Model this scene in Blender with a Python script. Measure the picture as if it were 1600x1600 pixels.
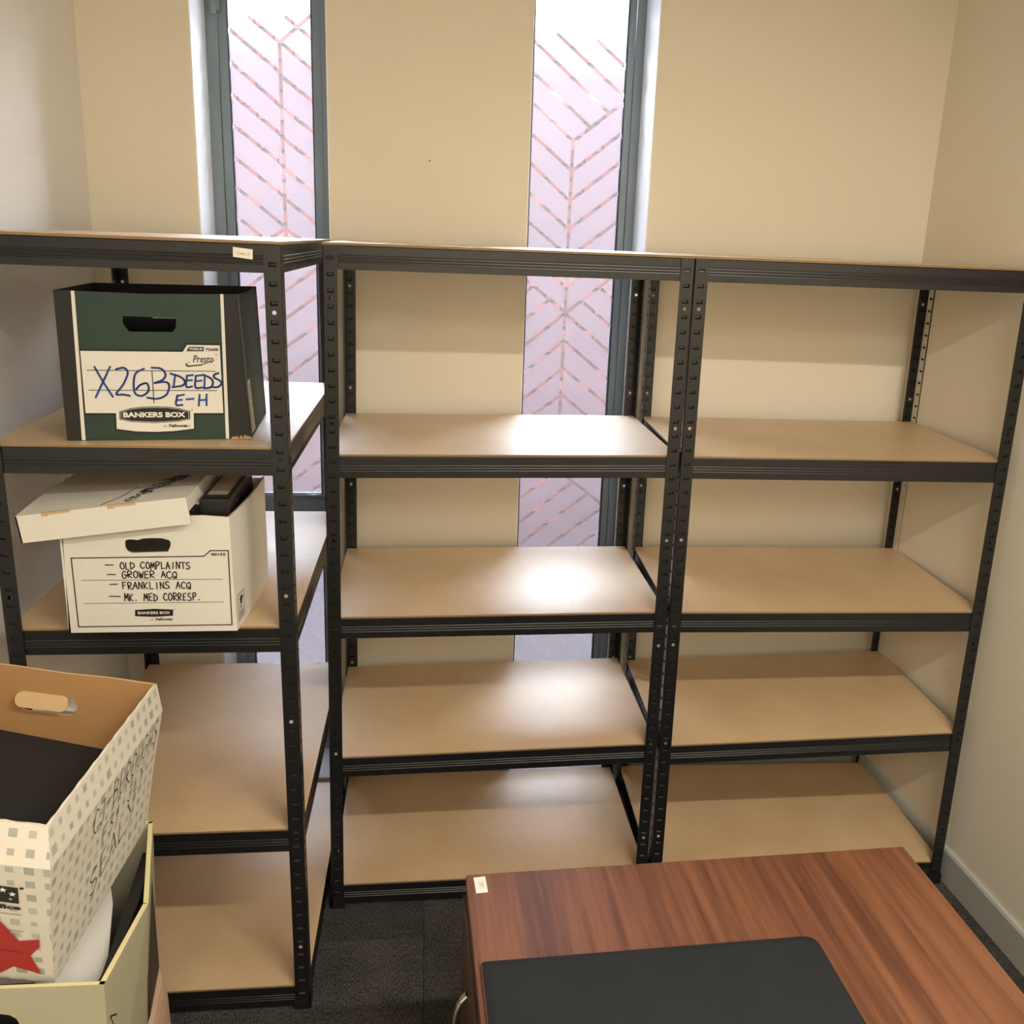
import bpy, bmesh, math, random
from mathutils import Vector, Matrix
from mathutils.geometry import tessellate_polygon
random.seed(7)
for o in list(bpy.data.objects): bpy.data.objects.remove(o)
scene = bpy.context.scene
COL = scene.collection

# ---------------------------------------------------------------- camera
camd = bpy.data.cameras.new('camera')
cam = bpy.data.objects.new('camera', camd); COL.objects.link(cam)
R_ = Vector((0.99237, -0.11715, 0.03811)); F_ = Vector((0.12301, 0.95928, -0.25437))
U_ = R_.cross(F_).normalized(); R_ = F_.cross(U_).normalized()
M = Matrix((R_, U_, -F_)).transposed().to_4x4(); M.translation = Vector((0.2488, -2.2091, 1.8306))
cam.matrix_world = M
camd.sensor_width = 36.0; camd.lens = 1428.13 / 1600 * 36
camd.shift_x = (800 - 843.9) / 1600; camd.shift_y = (748.95 - 800) / 1600
camd.clip_start = 0.02
scene.camera = cam

# ---------------------------------------------------------------- world, light, exposure
w = bpy.data.worlds.new('overcast_sky'); scene.world = w; w.use_nodes = True
bg = w.node_tree.nodes['Background']
bg.inputs['Color'].default_value = (0.80, 0.89, 1.0, 1); bg.inputs['Strength'].default_value = 105.0
scene.view_settings.view_transform = 'Standard'; scene.view_settings.look = 'None'
scene.view_settings.exposure = 0.42; scene.view_settings.gamma = 1.0
scene.view_settings.use_curve_mapping = False
LAMP_W = 42.0
LAMP_C = (1.0, 0.93, 0.82)

# ---------------------------------------------------------------- helpers
def lin(r, g, b):
    f = lambda c: (c / 255 / 12.92) if c / 255 <= .04045 else ((c / 255 + .055) / 1.055) ** 2.4
    return (f(r), f(g), f(b), 1)

def mat(name, col, rough=.6, metal=0, spec=.5, bump=0, bscale=200, var=0, vscale=8, coat=0, coat_r=.2):
    m = bpy.data.materials.new(name); m.use_nodes = True
    nt = m.node_tree; b = nt.nodes['Principled BSDF']
    b.inputs['Base Color'].default_value = col; b.inputs['Roughness'].default_value = rough
    b.inputs['Metallic'].default_value = metal; b.inputs['Specular IOR Level'].default_value = spec
    b.inputs['Coat Weight'].default_value = coat; b.inputs['Coat Roughness'].default_value = coat_r
    tc = nt.nodes.new('ShaderNodeTexCoord')
    if var:
        n = nt.nodes.new('ShaderNodeTexNoise'); n.inputs['Scale'].default_value = vscale; n.inputs['Detail'].default_value = 6
        nt.links.new(tc.outputs['Object'], n.inputs['Vector'])
        mx = nt.nodes.new('ShaderNodeMix'); mx.data_type = 'RGBA'
        mx.inputs[6].default_value = tuple(c * (1 - var) for c in col[:3]) + (1,)
        mx.inputs[7].default_value = tuple(min(1, c * (1 + var)) for c in col[:3]) + (1,)
        nt.links.new(n.outputs['Fac'], mx.inputs[0]); nt.links.new(mx.outputs[2], b.inputs['Base Color'])
    if bump:
        n2 = nt.nodes.new('ShaderNodeTexNoise'); n2.inputs['Scale'].default_value = bscale; n2.inputs['Detail'].default_value = 3
        nt.links.new(tc.outputs['Object'], n2.inputs['Vector'])
        bp = nt.nodes.new('ShaderNodeBump'); bp.inputs['Strength'].default_value = bump; bp.inputs['Distance'].default_value = .002
        nt.links.new(n2.outputs['Fac'], bp.inputs['Height']); nt.links.new(bp.outputs['Normal'], b.inputs['Normal'])
    return m

M_wall = mat('cream_wall_paint', lin(230, 221, 201), .75, bump=.15, bscale=350)
M_wwall = mat('white_wall_paint', lin(226, 222, 214), .7, bump=.15, bscale=350)
M_reveal = mat('white_reveal_paint', lin(246, 248, 250), .5)
M_ceil = mat('ceiling_white', lin(235, 232, 225), .9)
M_skirt = mat('skirting_paint', lin(176, 178, 170), .45)
M_frame = mat('blue_grey_window_metal', lin(128, 142, 150), .4, metal=.1)
M_gasket = mat('dark_gasket', lin(28, 38, 52), .5)
M_steel = mat('black_powder_coated_steel', lin(25, 25, 26), .27, metal=0, spec=.5, bump=.12, bscale=900)
M_foot = mat('black_plastic', lin(20, 20, 20), .5)
M_rivet = mat('zinc', lin(170, 170, 165), .35, metal=1)
M_paper = mat('white_paper', lin(225, 222, 212), .7)
M_sticker = mat('sticker_paper', lin(226, 218, 200), .6)
M_ink = mat('black_ink', lin(22, 20, 20), .6)
M_grey_ink = mat('faded_grey_ink', lin(150, 140, 128), .7)
M_blue = mat('blue_marker', lin(32, 66, 140), .5)
M_green = mat('green_card', lin(26, 50, 40), .55, var=.12, vscale=25)
M_dkcard = mat('black_card', lin(22, 18, 15), .6, var=.1)
M_white_card = mat('white_card', lin(216, 211, 200), .65, var=.03, vscale=12)
M_kraft = mat('kraft_card', lin(164, 124, 78), .8, var=.06, vscale=14, bump=.2, bscale=60)
M_kraft_l = mat('light_kraft_card', lin(190, 160, 118), .8, var=.05)
M_carton = mat('pinkish_brown_card', lin(186, 154, 128), .75, var=.05)
M_torn = mat('torn_kraft_edge', lin(190, 160, 120), .9, var=.2, vscale=80)
M_olive = mat('olive_cream_card', lin(160, 154, 128), .6, var=.04, vscale=10)
M_yellow = mat('yellow_cream_board_edge', lin(206, 196, 146), .6)
M_blackb = mat('black_binder_cloth', lin(22, 21, 22), .42, bump=.15, bscale=500)
M_blackfelt = mat('black_folder_cloth', lin(25, 24, 24), .8, bump=.5, bscale=700, var=.25, vscale=300)
M_greylab = mat('grey_spine_label', lin(165, 154, 138), .5, var=.1, vscale=40)
M_greyfold = mat('grey_folder', lin(205, 202, 202), .5)
M_red = mat('red_card', lin(158, 34, 30), .6)
M_pad = mat('black_leatherette', lin(25, 29, 32), .7, spec=.3, bump=.35, bscale=450, var=.08, vscale=200)
M_trim = mat('brown_worn_edge', lin(112, 70, 48), .6)
M_chrome = mat('chrome', lin(215, 215, 215), .12, metal=1)
M_mortar = mat('mortar', lin(22, 19, 19), .95, spec=0)
M_ground = mat('dark_paving', lin(22, 19, 19), .9, spec=0)
M_seam = mat('carpet_backing', lin(20, 19, 18), 1)

def nodes_of(m): return m.node_tree.nodes, m.node_tree.links, m.node_tree.nodes['Principled BSDF']

# hardboard: tan, satin, faint specks
M_board = mat('tan_hardboard', lin(206, 168, 126), .45, spec=.6, coat=1, coat_r=.5)
M_board.node_tree.nodes['Principled BSDF'].inputs['Coat IOR'].default_value = 1.55
nd, lk, bs = nodes_of(M_board)
tc = nd.new('ShaderNodeTexCoord'); n1 = nd.new('ShaderNodeTexNoise'); n1.inputs['Scale'].default_value = 5; n1.inputs['Detail'].default_value = 8
n2 = nd.new('ShaderNodeTexNoise'); n2.inputs['Scale'].default_value = 420; n2.inputs['Detail'].default_value = 2
lk.new(tc.outputs['Object'], n1.inputs['Vector']); lk.new(tc.outputs['Object'], n2.inputs['Vector'])
ad = nd.new('ShaderNodeMath'); ad.operation = 'ADD'; lk.new(n1.outputs['Fac'], ad.inputs[0]); lk.new(n2.outputs['Fac'], ad.inputs[1])
cr = nd.new('ShaderNodeValToRGB'); cr.color_ramp.elements[0].position = .35; cr.color_ramp.elements[0].color = lin(198, 166, 124)
cr.color_ramp.elements[1].position = .72; cr.color_ramp.elements[1].color = lin(222, 194, 154)
hf = nd.new('ShaderNodeMath'); hf.operation = 'MULTIPLY'; hf.inputs[1].default_value = .5
lk.new(ad.outputs[0], hf.inputs[0]); lk.new(hf.outputs[0], cr.inputs[0])
vo = nd.new('ShaderNodeTexVoronoi'); vo.inputs['Scale'].default_value = 9; lk.new(tc.outputs['Object'], vo.inputs['Vector'])
lt = nd.new('ShaderNodeMath'); lt.operation = 'LESS_THAN'; lt.inputs[1].default_value = .018; lk.new(vo.outputs['Distance'], lt.inputs[0])
mx = nd.new('ShaderNodeMix'); mx.data_type = 'RGBA'; mx.inputs[7].default_value = lin(90, 64, 48)
lk.new(lt.outputs[0], mx.inputs[0]); lk.new(cr.outputs[0], mx.inputs[6]); lk.new(mx.outputs[2], bs.inputs['Base Color'])
M_boardedge = mat('golden_board_edge', lin(140, 114, 80), .8)

# sapele veneer: ribbon stripe running along local y
M_wood = mat('striped_sapele_veneer', lin(120, 66, 40), .45, spec=.4, coat=.1, coat_r=.3)
nd, lk, bs = nodes_of(M_wood)
tc = nd.new('ShaderNodeTexCoord'); mp = nd.new('ShaderNodeMapping'); mp.inputs['Scale'].default_value = (1, .035, 1); lk.new(tc.outputs['Object'], mp.inputs['Vector'])
na = nd.new('ShaderNodeTexNoise'); na.inputs['Scale'].default_value = 46; na.inputs['Detail'].default_value = 4; na.inputs['Roughness'].default_value = .6
nb = nd.new('ShaderNodeTexNoise'); nb.inputs['Scale'].default_value = 6; nb.inputs['Detail'].default_value = 2
mp2 = nd.new('ShaderNodeMapping'); mp2.inputs['Scale'].default_value = (1, .02, 1); lk.new(tc.outputs['Object'], mp2.inputs['Vector'])
nc = nd.new('ShaderNodeTexNoise'); nc.inputs['Scale'].default_value = 600; nc.inputs['Detail'].default_value = 2; lk.new(mp2.outputs[0], nc.inputs['Vector'])
lk.new(mp.outputs[0], na.inputs['Vector']); lk.new(mp.outputs[0], nb.inputs['Vector'])
m1 = nd.new('ShaderNodeMath'); m1.operation = 'MULTIPLY_ADD'; m1.inputs[1].default_value = .6
lk.new(nb.outputs['Fac'], m1.inputs[0]); lk.new(na.outputs['Fac'], m1.inputs[2])
m2 = nd.new('ShaderNodeMath'); m2.operation = 'MULTIPLY_ADD'; m2.inputs[1].default_value = .22
lk.new(nc.outputs['Fac'], m2.inputs[0]); lk.new(m1.outputs[0], m2.inputs[2])
cr = nd.new('ShaderNodeValToRGB'); cr.color_ramp.elements[0].position = .72; cr.color_ramp.elements[0].color = lin(82, 48, 34)
cr.color_ramp.elements[1].position = 1.12; cr.color_ramp.elements[1].color = lin(118, 76, 52)
lk.new(m2.outputs[0], cr.inputs[0]); lk.new(cr.outputs[0], bs.inputs['Base Color'])
cr.color_ramp.elements[1].position = 1.0

M_wood_dark = mat('dark_veneer_side', lin(62, 38, 28), .45, var=.15, vscale=20)

# carpet tile: loop pile ribs
def carpet(name, rot, v):
    m = mat(name, lin(*(int(c * v) for c in (64, 62, 60))), .95, spec=.1)
    nd, lk, bs = nodes_of(m)
    tc = nd.new('ShaderNodeTexCoord'); mp = nd.new('ShaderNodeMapping'); mp.inputs['Rotation'].default_value = (0, 0, rot); mp.inputs['Scale'].default_value = (1, .35, 1)
    lk.new(tc.outputs['Object'], mp.inputs['Vector'])
    n = nd.new('ShaderNodeTexNoise'); n.inputs['Scale'].default_value = 330; n.inputs['Detail'].default_value = 2; lk.new(mp.outputs[0], n.inputs['Vector'])
    n3 = nd.new('ShaderNodeTexNoise'); n3.inputs['Scale'].default_value = 9; n3.inputs['Detail'].default_value = 5; lk.new(tc.outputs['Object'], n3.inputs['Vector'])
    a = nd.new('ShaderNodeMath'); a.operation = 'MULTIPLY_ADD'; a.inputs[1].default_value = .35; lk.new(n3.outputs['Fac'], a.inputs[0]); lk.new(n.outputs['Fac'], a.inputs[2])
    cr = nd.new('ShaderNodeValToRGB'); cr.color_ramp.elements[0].position = .45; cr.color_ramp.elements[0].color = lin(30 * v, 29 * v, 28 * v)
    cr.color_ramp.elements[1].position = .95; cr.color_ramp.elements[1].color = lin(98 * v, 95 * v, 91 * v)
    lk.new(a.outputs[0], cr.inputs[0]); lk.new(cr.outputs[0], bs.inputs['Base Color'])
    bp = nd.new('ShaderNodeBump'); bp.inputs['Strength'].default_value = .8; bp.inputs['Distance'].default_value = .004
    lk.new(n.outputs['Fac'], bp.inputs['Height']); lk.new(bp.outputs['Normal'], bs.inputs['Normal'])
    return m
M_carp = [carpet('charcoal_carpet_a', 0, 1.0), carpet('charcoal_carpet_b', math.pi / 2, .92), carpet('charcoal_carpet_c', 0, 1.12)]

# printed squares on the white carton (flat print): u,v from UV in metres
def squares_mat(name):
    m = mat(name, lin(206, 200, 186), .6)
    nd, lk, bs = nodes_of(m)
    uv = nd.new('ShaderNodeUVMap'); uv.uv_map = 'UVMap'
    def V(op, a, b=None):
        n = nd.new('ShaderNodeVectorMath'); n.operation = op
        lk.new(a, n.inputs[0])
        if b is not None: n.inputs[1].default_value = b
        return n.outputs[0]
    sc = V('MULTIPLY', uv.outputs[0], (1 / .025, 1 / .025, 1)); fl = V('FLOOR', sc); fr = V('FRACTION', sc)
    wn = nd.new('ShaderNodeTexWhiteNoise'); wn.noise_dimensions = '3D'; lk.new(fl, wn.inputs['Vector'])
    c = V('SUBTRACT', fr, (.5, .5, 0)); ab = V('ABSOLUTE', c)
    sx = nd.new('ShaderNodeSeparateXYZ'); lk.new(ab, sx.inputs[0])
    mxm = nd.new('ShaderNodeMath'); mxm.operation = 'MAXIMUM'; lk.new(sx.outputs[0], mxm.inputs[0]); lk.new(sx.outputs[1], mxm.inputs[1])
    th = nd.new('ShaderNodeMath'); th.operation = 'MULTIPLY_ADD'; th.inputs[1].default_value = .12; th.inputs[2].default_value = .17; lk.new(wn.outputs['Value'], th.inputs[0])
    l = nd.new('ShaderNodeMath'); l.operation = 'LESS_THAN'; lk.new(mxm.outputs[0], l.inputs[0]); lk.new(th.outputs[0], l.inputs[1])
    wn2 = nd.new('ShaderNodeTexWhiteNoise'); lk.new(V('ADD', fl, (13, 7, 3)), wn2.inputs['Vector'])
    k = nd.new('ShaderNodeMath'); k.operation = 'MULTIPLY_ADD'; k.inputs[1].default_value = .45; k.inputs[2].default_value = .5; lk.new(wn2.outputs['Value'], k.inputs[0])
    f = nd.new('ShaderNodeMath'); f.operation = 'MULTIPLY'; lk.new(l.outputs[0], f.inputs[0]); lk.new(k.outputs[0], f.inputs[1])
    mx = nd.new('ShaderNodeMix'); mx.data_type = 'RGBA'; mx.inputs[6].default_value = lin(206, 200, 186); mx.inputs[7].default_value = lin(146, 150, 142)
    lk.new(f.outputs[0], mx.inputs[0]); lk.new(mx.outputs[2], bs.inputs['Base Color'])
    return m
M_squares = squares_mat('card_printed_with_grey_squares')

# frosted film: scatters the daylight
M_film = bpy.data.materials.new('frosted_window_film'); M_film.use_nodes = True
nt = M_film.node_tree; nt.nodes.clear(); out = nt.nodes.new('ShaderNodeOutputMaterial')
tr = nt.nodes.new('ShaderNodeBsdfTranslucent'); tr.inputs[0].default_value = (.90, .90, .95, 1)
rf = nt.nodes.new('ShaderNodeBsdfRefraction'); rf.inputs['Color'].default_value = (.96, .96, 1, 1); rf.inputs['Roughness'].default_value = .36; rf.inputs['IOR'].default_value = 1.25
mxs = nt.nodes.new('ShaderNodeMixShader'); mxs.inputs[0].default_value = .885
nt.links.new(tr.outputs[0], mxs.inputs[1]); nt.links.new(rf.outputs[0], mxs.inputs[2]); nt.links.new(mxs.outputs[0], out.inputs[0])
M_glass = bpy.data.materials.new('clear_glass'); M_glass.use_nodes = True
nt = M_glass.node_tree; nt.nodes.clear(); out = nt.nodes.new('ShaderNodeOutputMaterial')
tr = nt.nodes.new('ShaderNodeBsdfTransparent'); tr.inputs[0].default_value = (.95, .97, .97, 1)
gl = nt.nodes.new('ShaderNodeBsdfGlossy'); gl.inputs['Roughness'].default_value = .08
fr = nt.nodes.new('ShaderNodeFresnel'); fr.inputs[0].default_value = 1.3
mxs = nt.nodes.new('ShaderNodeMixShader'); nt.links.new(fr.outputs[0], mxs.inputs[0])
nt.links.new(tr.outputs[0], mxs.inputs[1]); nt.links.new(gl.outputs[0], mxs.inputs[2]); nt.links.new(mxs.outputs[0], out.inputs[0])

# ---------------------------------------------------------------- object helpers
class MB:
    """collects faces, then links them as one mesh"""
    def __init__(s): s.v = []; s.f = []; s.mi = []; s.uv = {}
    def quad(s, *p, mi=0):
        b = len(s.v); s.v += [tuple(q) for q in p]; s.f.append(tuple(range(b, b + len(p)))); s.mi.append(mi)
    def box(s, x0, x1, y0, y1, z0, z1, mi=0, fn=None):
        P = [(x, y, z) for z in (z0, z1) for y in (y0, y1) for x in (x0, x1)]
        if fn: P = [tuple(fn(Vector(p))) for p in P]
        b = len(s.v); s.v += P
        for q in ((0, 2, 3, 1), (4, 5, 7, 6), (0, 1, 5, 4), (2, 6, 7, 3), (0, 4, 6, 2), (1, 3, 7, 5)):
            s.f.append(tuple(b + i for i in q)); s.mi.append(mi)
    def prism(s, poly, fn, d0, d1, mi=0):
        """poly 2D extruded; fn(u, v, d) -> 3D"""
        n = len(poly); b = len(s.v)
        s.v += [tuple(fn(u, v, d0)) for u, v in poly] + [tuple(fn(u, v, d1)) for u, v in poly]
        tris = tessellate_polygon([[Vector((u, v, 0)) for u, v in poly]])
        for t in tris:
            s.f.append(tuple(b + i for i in t)); s.f.append(tuple(b + n + i for i in reversed(t))); s.mi += [mi, mi]
        for i in range(n):
            j = (i + 1) % n; s.f.append((b + i, b + j, b + n + j, b + n + i)); s.mi.append(mi)
    def flat(s, poly, fn, d=0, mi=0):
        b = len(s.v); s.v += [tuple(fn(u, v, d)) for u, v in poly]
        for t in tessellate_polygon([[Vector((u, v, 0)) for u, v in poly]]):
            s.f.append(tuple(b + i for i in t)); s.mi.append(mi)
    def stroke(s, pts, w, fn, d=0, mi=0, smooth=False):
        """flat pen stroke through 2D points"""
        if smooth and len(pts) > 2:
            P = [Vector(p) for p in pts]; P = [P[0] * 2 - P[1]] + P + [P[-1] * 2 - P[-2]]; q = []
            for i in range(1, len(P) - 2):
                a, b, c, e = P[i - 1:i + 3]
                for k in range(5):
                    t = k / 5; q.append(.5 * ((2 * b) + (c - a) * t + (2 * a - 5 * b + 4 * c - e) * t * t + (3 * b - a - 3 * c + e) * t ** 3))
            pts = q + [P[-2]]
        for i in range(len(pts) - 1):
            a = Vector(pts[i]); c = Vector(pts[i + 1]); t = c - a
            if t.length < 1e-6: continue
            n = Vector((-t.y, t.x)).normalized() * w / 2; e = t.normalized() * w * .35
            s.quad(*[fn(q.x, q.y, d) for q in (a - e + n, a - e - n, c + e - n, c + e + n)], mi=mi)
    def mesh(s, name, mats, xf=None, smooth=False, bevel=0):
        me = bpy.data.meshes.new(name)
        vs = s.v if xf is None else [tuple(xf(Vector(p))) for p in s.v]
        me.from_pydata(vs, [], s.f)
        for m in (mats if isinstance(mats, (list, tuple)) else [mats]): me.materials.append(m)
        for i, p in enumerate(me.polygons): p.material_index = s.mi[i]
        bm = bmesh.new(); bm.from_mesh(me); bmesh.ops.remove_doubles(bm, verts=bm.verts, dist=1e-6)
        if not getattr(s, 'keep', False): bmesh.ops.recalc_face_normals(bm, faces=bm.faces)
        if bevel: bmesh.ops.bevel(bm, geom=bm.edges[:], offset=bevel, segments=2, affect='EDGES', profile=.7)
        bm.to_mesh(me); bm.free()
        if smooth:
            for p in me.polygons: p.use_smooth = True
        me.update(); return me
    def build(s, name, mats, parent=None, **k):
        return link(name, s.mesh(name, mats, **k), parent)

def link(name, me, parent=None):
    o = bpy.data.objects.new(name, me); COL.objects.link(o)
    if parent is not None: o.parent = parent
    return o
def thing(name, label, cat, loc=(0, 0, 0), rz=0, group=None):
    o = bpy.data.objects.new(name, None); COL.objects.link(o); o.empty_display_size = .05
    o.location = loc; o.rotation_euler = (0, 0, rz); o['label'] = label; o['category'] = cat
    if group: o['group'] = group
    return o
def tag(o, label, cat, group=None):
    o['label'] = label; o['category'] = cat
    if group: o['group'] = group
    return o
def struct(o, label=None):
    o['kind'] = 'structure'
    if label: o['label'] = label
    return o
def text_mesh(body, size_w, h, fn, d, name, m, parent, shear=0, bold=0, x0=0, y0=0):
    """printed lettering laid on a surface: scaled to size_w x h at (x0, y0)"""
    cu = bpy.data.curves.new('t', 'FONT'); cu.body = body; cu.shear = shear; cu.offset = bold; cu.resolution_u = 3
    o = bpy.data.objects.new('t', cu); COL.objects.link(o)
    bpy.context.view_layer.update()
    me = bpy.data.meshes.new_from_object(o.evaluated_get(bpy.context.evaluated_depsgraph_get()))
    bpy.data.objects.remove(o); bpy.data.curves.remove(cu)
    xs = [v.co.x for v in me.vertices]; ys = [v.co.y for v in me.vertices]
    ax, bx, ay, by = min(xs), max(xs), min(ys), max(ys)
    for v in me.vertices:
        v.co = Vector(fn(x0 + (v.co.x - ax) / (bx - ax) * size_w, y0 + (v.co.y - ay) / (by - ay) * h, d))
    me.name = name; me.materials.clear(); me.materials.append(m)
    for p in me.polygons: p.material_index = 0
    return link(name, me, parent)

# hand lettering: strokes on a unit cell
HF = {
 'A': [[(0, 0), (.5, 1), (.95, 0)], [(.2, .4), (.8, .42)]], 'B': [[(.1, 1), (.1, 0)], [(0, 1), (.7, .9), (.7, .6), (.15, .52), (.8, .4), (.8, .08), (.05, 0)]],
 'C': [[(.9, .85), (.5, 1), (.1, .7), (.1, .25), (.5, 0), (.95, .15)]], 'D': [[(.1, 1), (.12, 0)], [(0, 1), (.8, .75), (.85, .3), (.05, 0)]],
 'E': [[(.85, 1), (.12, .97), (.1, 0), (.85, .03)], [(.1, .5), (.7, .53)]], 'F': [[(.9, 1), (.12, .97), (.1, 0)], [(.1, .5), (.7, .53)]],
 'G': [[(.85, .9), (.4, 1), (.05, .6), (.1, .15), (.55, 0), (.9, .3), (.9, .5), (.5, .5)]], 'H': [[(.1, 1), (.1, 0)], [(.85, 1), (.87, 0)], [(.1, .5), (.85, .52)]],
 'I': [[(.5, 1), (.5, 0)]], 'J': [[(.1, 1), (.9, 1)], [(.6, 1), (.6, .2), (.3, 0), (.05, .2)]], 'K': [[(.1, 1), (.1, 0)], [(.85, 1), (.15, .45), (.9, 0)]],
 'L': [[(.12, 1), (.1, 0), (.85, .03)]], 'M': [[(0, 0), (.2, 1), (.5, .3), (.8, 1), (1, 0)]], 'N': [[(.08, 0), (.1, 1), (.85, 0), (.88, 1)]],
 'O': [[(.5, 1), (.1, .75), (.1, .25), (.5, 0), (.9, .25), (.9, .75), (.5, 1)]], 'P': [[(.15, 0), (.15, 1), (.75, .95), (.8, .6), (.2, .45)]],
 'Q': [[(.5, 1), (.1, .7), (.1, .25), (.5, 0), (.9, .3), (.85, .8), (.5, 1)], [(.4, .35), (1, 0)]], 'R': [[(.12, 0), (.12, 1), (.75, .92), (.75, .6), (.15, .48), (.9, 0)]],
 'S': [[(.85, .9), (.45, 1), (.12, .78), (.3, .55), (.75, .4), (.8, .12), (.4, 0), (.05, .1)]], 'T': [[(0, 1), (.95, .97)], [(.48, 1), (.45, 0)]],
 'U': [[(.1, 1), (.1, .2), (.45, 0), (.85, .2), (.9, 1)]], 'W': [[(0, 1), (.25, 0), (.5, .7), (.75, 0), (1, 1)]], 'Y': [[(0, 1), (.45, .5)], [(.95, 1), (.3, -.1)]],
 '.': [[(.3, .02), (.45, .06)]], '-': [[(.1, .5), (.9, .52)]], '3': [[(.05, .95), (.8, .95), (.35, .58), (.8, .3), (.4, 0), (0, .08)]], '1': [[(.5, 1), (.45, 0)]], '6': [[(.7, 1), (.15, .5), (.2, .05), (.7, .05), (.8, .4), (.2, .42)]],
 'l': [[(.2, .1), (.6, 1), (.4, 0)]], ' ': []}
def hand(mb, s, x0, y0, w, h, pw, fn, d, jit=.06, slant=.0):
    n = len(s); cw = w / n
    for i, ch in enumerate(s):
        dy = random.uniform(-.06, .06) * h
        for st in HF.get(ch, []):
            pts = [(x0 + i * cw + (px + random.uniform(-jit, jit)) * cw * .82 + slant * py * h, y0 + dy + (py + random.uniform(-jit, jit) * .6) * h) for px, py in st]
            mb.stroke(pts, pw, fn, d, smooth=ch in 'SCOGQDPRBUJ63')
# ================================================================ ROOM
YB = .585; YO = .80                       # back wall faces
XL, XR = -.69, 1.80; YF = -3.6; ZC = 2.72
WX = [(-.397, -.033), (.537, .902)]; WZ = (.04, 2.62)
mb = MB()
xs = [XL - .2, WX[0][0], WX[0][1], WX[1][0], WX[1][1], XR + .25]
for i in (0, 2, 4): mb.box(xs[i], xs[i + 1], YB, YO, -.1, ZC)
for a, b in WX: mb.box(a, b, YB, YO, -.1, WZ[0] - .004); mb.box(a, b, YB, YO, WZ[1], ZC)
struct(mb.build('wall_back', M_wall), 'cream painted wall with two tall narrow windows behind the racks')
mb = MB()
th = math.radians(2.46)
# right wall runs at a slight angle; inner face through (1.815, .0085)
mb.box(0, .15, -4.2, .60, -.1, ZC, fn=lambda p: Vector((1.815 + p.x * math.cos(th) - (p.y - .0085) * math.sin(th), p.y, p.z)))
struct(mb.build('wall_right', M_wall), 'plain cream wall on the right of the racks')
mb = MB(); mb.box(XL - .15, XL, -4.2, YB, -.1, ZC); struct(mb.build('wall_left', M_wwall), 'pale wall beside the left rack')
mb = MB(); mb.box(XL - .15, 2.3, -4.2, -4.05, -.1, ZC); struct(mb.build('wall_front', M_wall))
mb = MB(); mb.box(XL - .15, 2.3, -4.2, YO, ZC, ZC + .1); struct(mb.build('ceiling', M_ceil))
# floor with carpet tiles
mb = MB(); mb.box(XL - .15, 2.3, -4.2, YO, -.1, -.006)
floor = struct(mb.build('floor', M_seam), 'charcoal carpet tile floor')
tile_me = []
for m in M_carp:
    t = MB(); t.box(.0006, .4994, .0006, .4994, 0, .006); me = t.mesh('carpet_tile', m, bevel=.0012); tile_me.append(me)
k = 0
for ix in range(-3, 5):
    for iy in range(-7, 2):
        o = link('carpet_tile', tile_me[(ix * 2 + iy * 5 + (ix * iy) % 3) % 3], floor)
        o.location = (.249 + ix * .5, -.125 + iy * .5, -.006); k += 1
# skirting boards
def skirt(name, fn, L):
    mb = MB(); prof = [(0, 0), (.013, 0), (.013, .098), (.009, .106), (0, .106)]
    mb.prism(prof, lambda u, v, d: fn(u, v, d), 0, L); return struct(mb.build(name, M_skirt))
skirt('baseboard_right', lambda u, v, d: Vector((1.815 - u - ((-4.0 + d) - .0085) * math.sin(th), -4.0 + d, v)), 4.59)
skirt('baseboard_left', lambda u, v, d: Vector((XL + u, -4.0 + d, v)), 4.585)
for i, (a, b) in enumerate(((XL, WX[0][0]), (WX[0][1], WX[1][0]), (WX[1][1], XR - .01))):
    skirt(['baseboard_back', 'baseboard_back', 'baseboard_back'][i], lambda u, v, d, a=a: Vector((a + d, YB - u, v)), b - a)
# white window reveals and sills
n = 1
for a, b in WX:
    mb = MB()
    mb.box(a, a + .003, YB + .001, .765, WZ[0], WZ[1]); mb.box(b - .003, b, YB + .001, .765, WZ[0], WZ[1])
    mb.box(a, b, YB + .001, .765, WZ[0] - .004, WZ[0]); mb.box(a, b, YB + .001, .765, WZ[1] - .003, WZ[1])
    struct(mb.build('trim_%d' % n, M_reveal), 'white painted window reveal'); n += 1
tag(MB(), '', '') if False else None
# small mark on the wall
def wfn(u, v, d): return Vector((u, YB - d, v))
mb = MB(); mb.flat([(.247, 2.034), (.25, 2.037), (.2535, 2.036), (.252, 2.0335)], wfn, .0006); o = mb.build('wall_speck', M_ink, bpy.data.objects['wall_back'])

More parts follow.
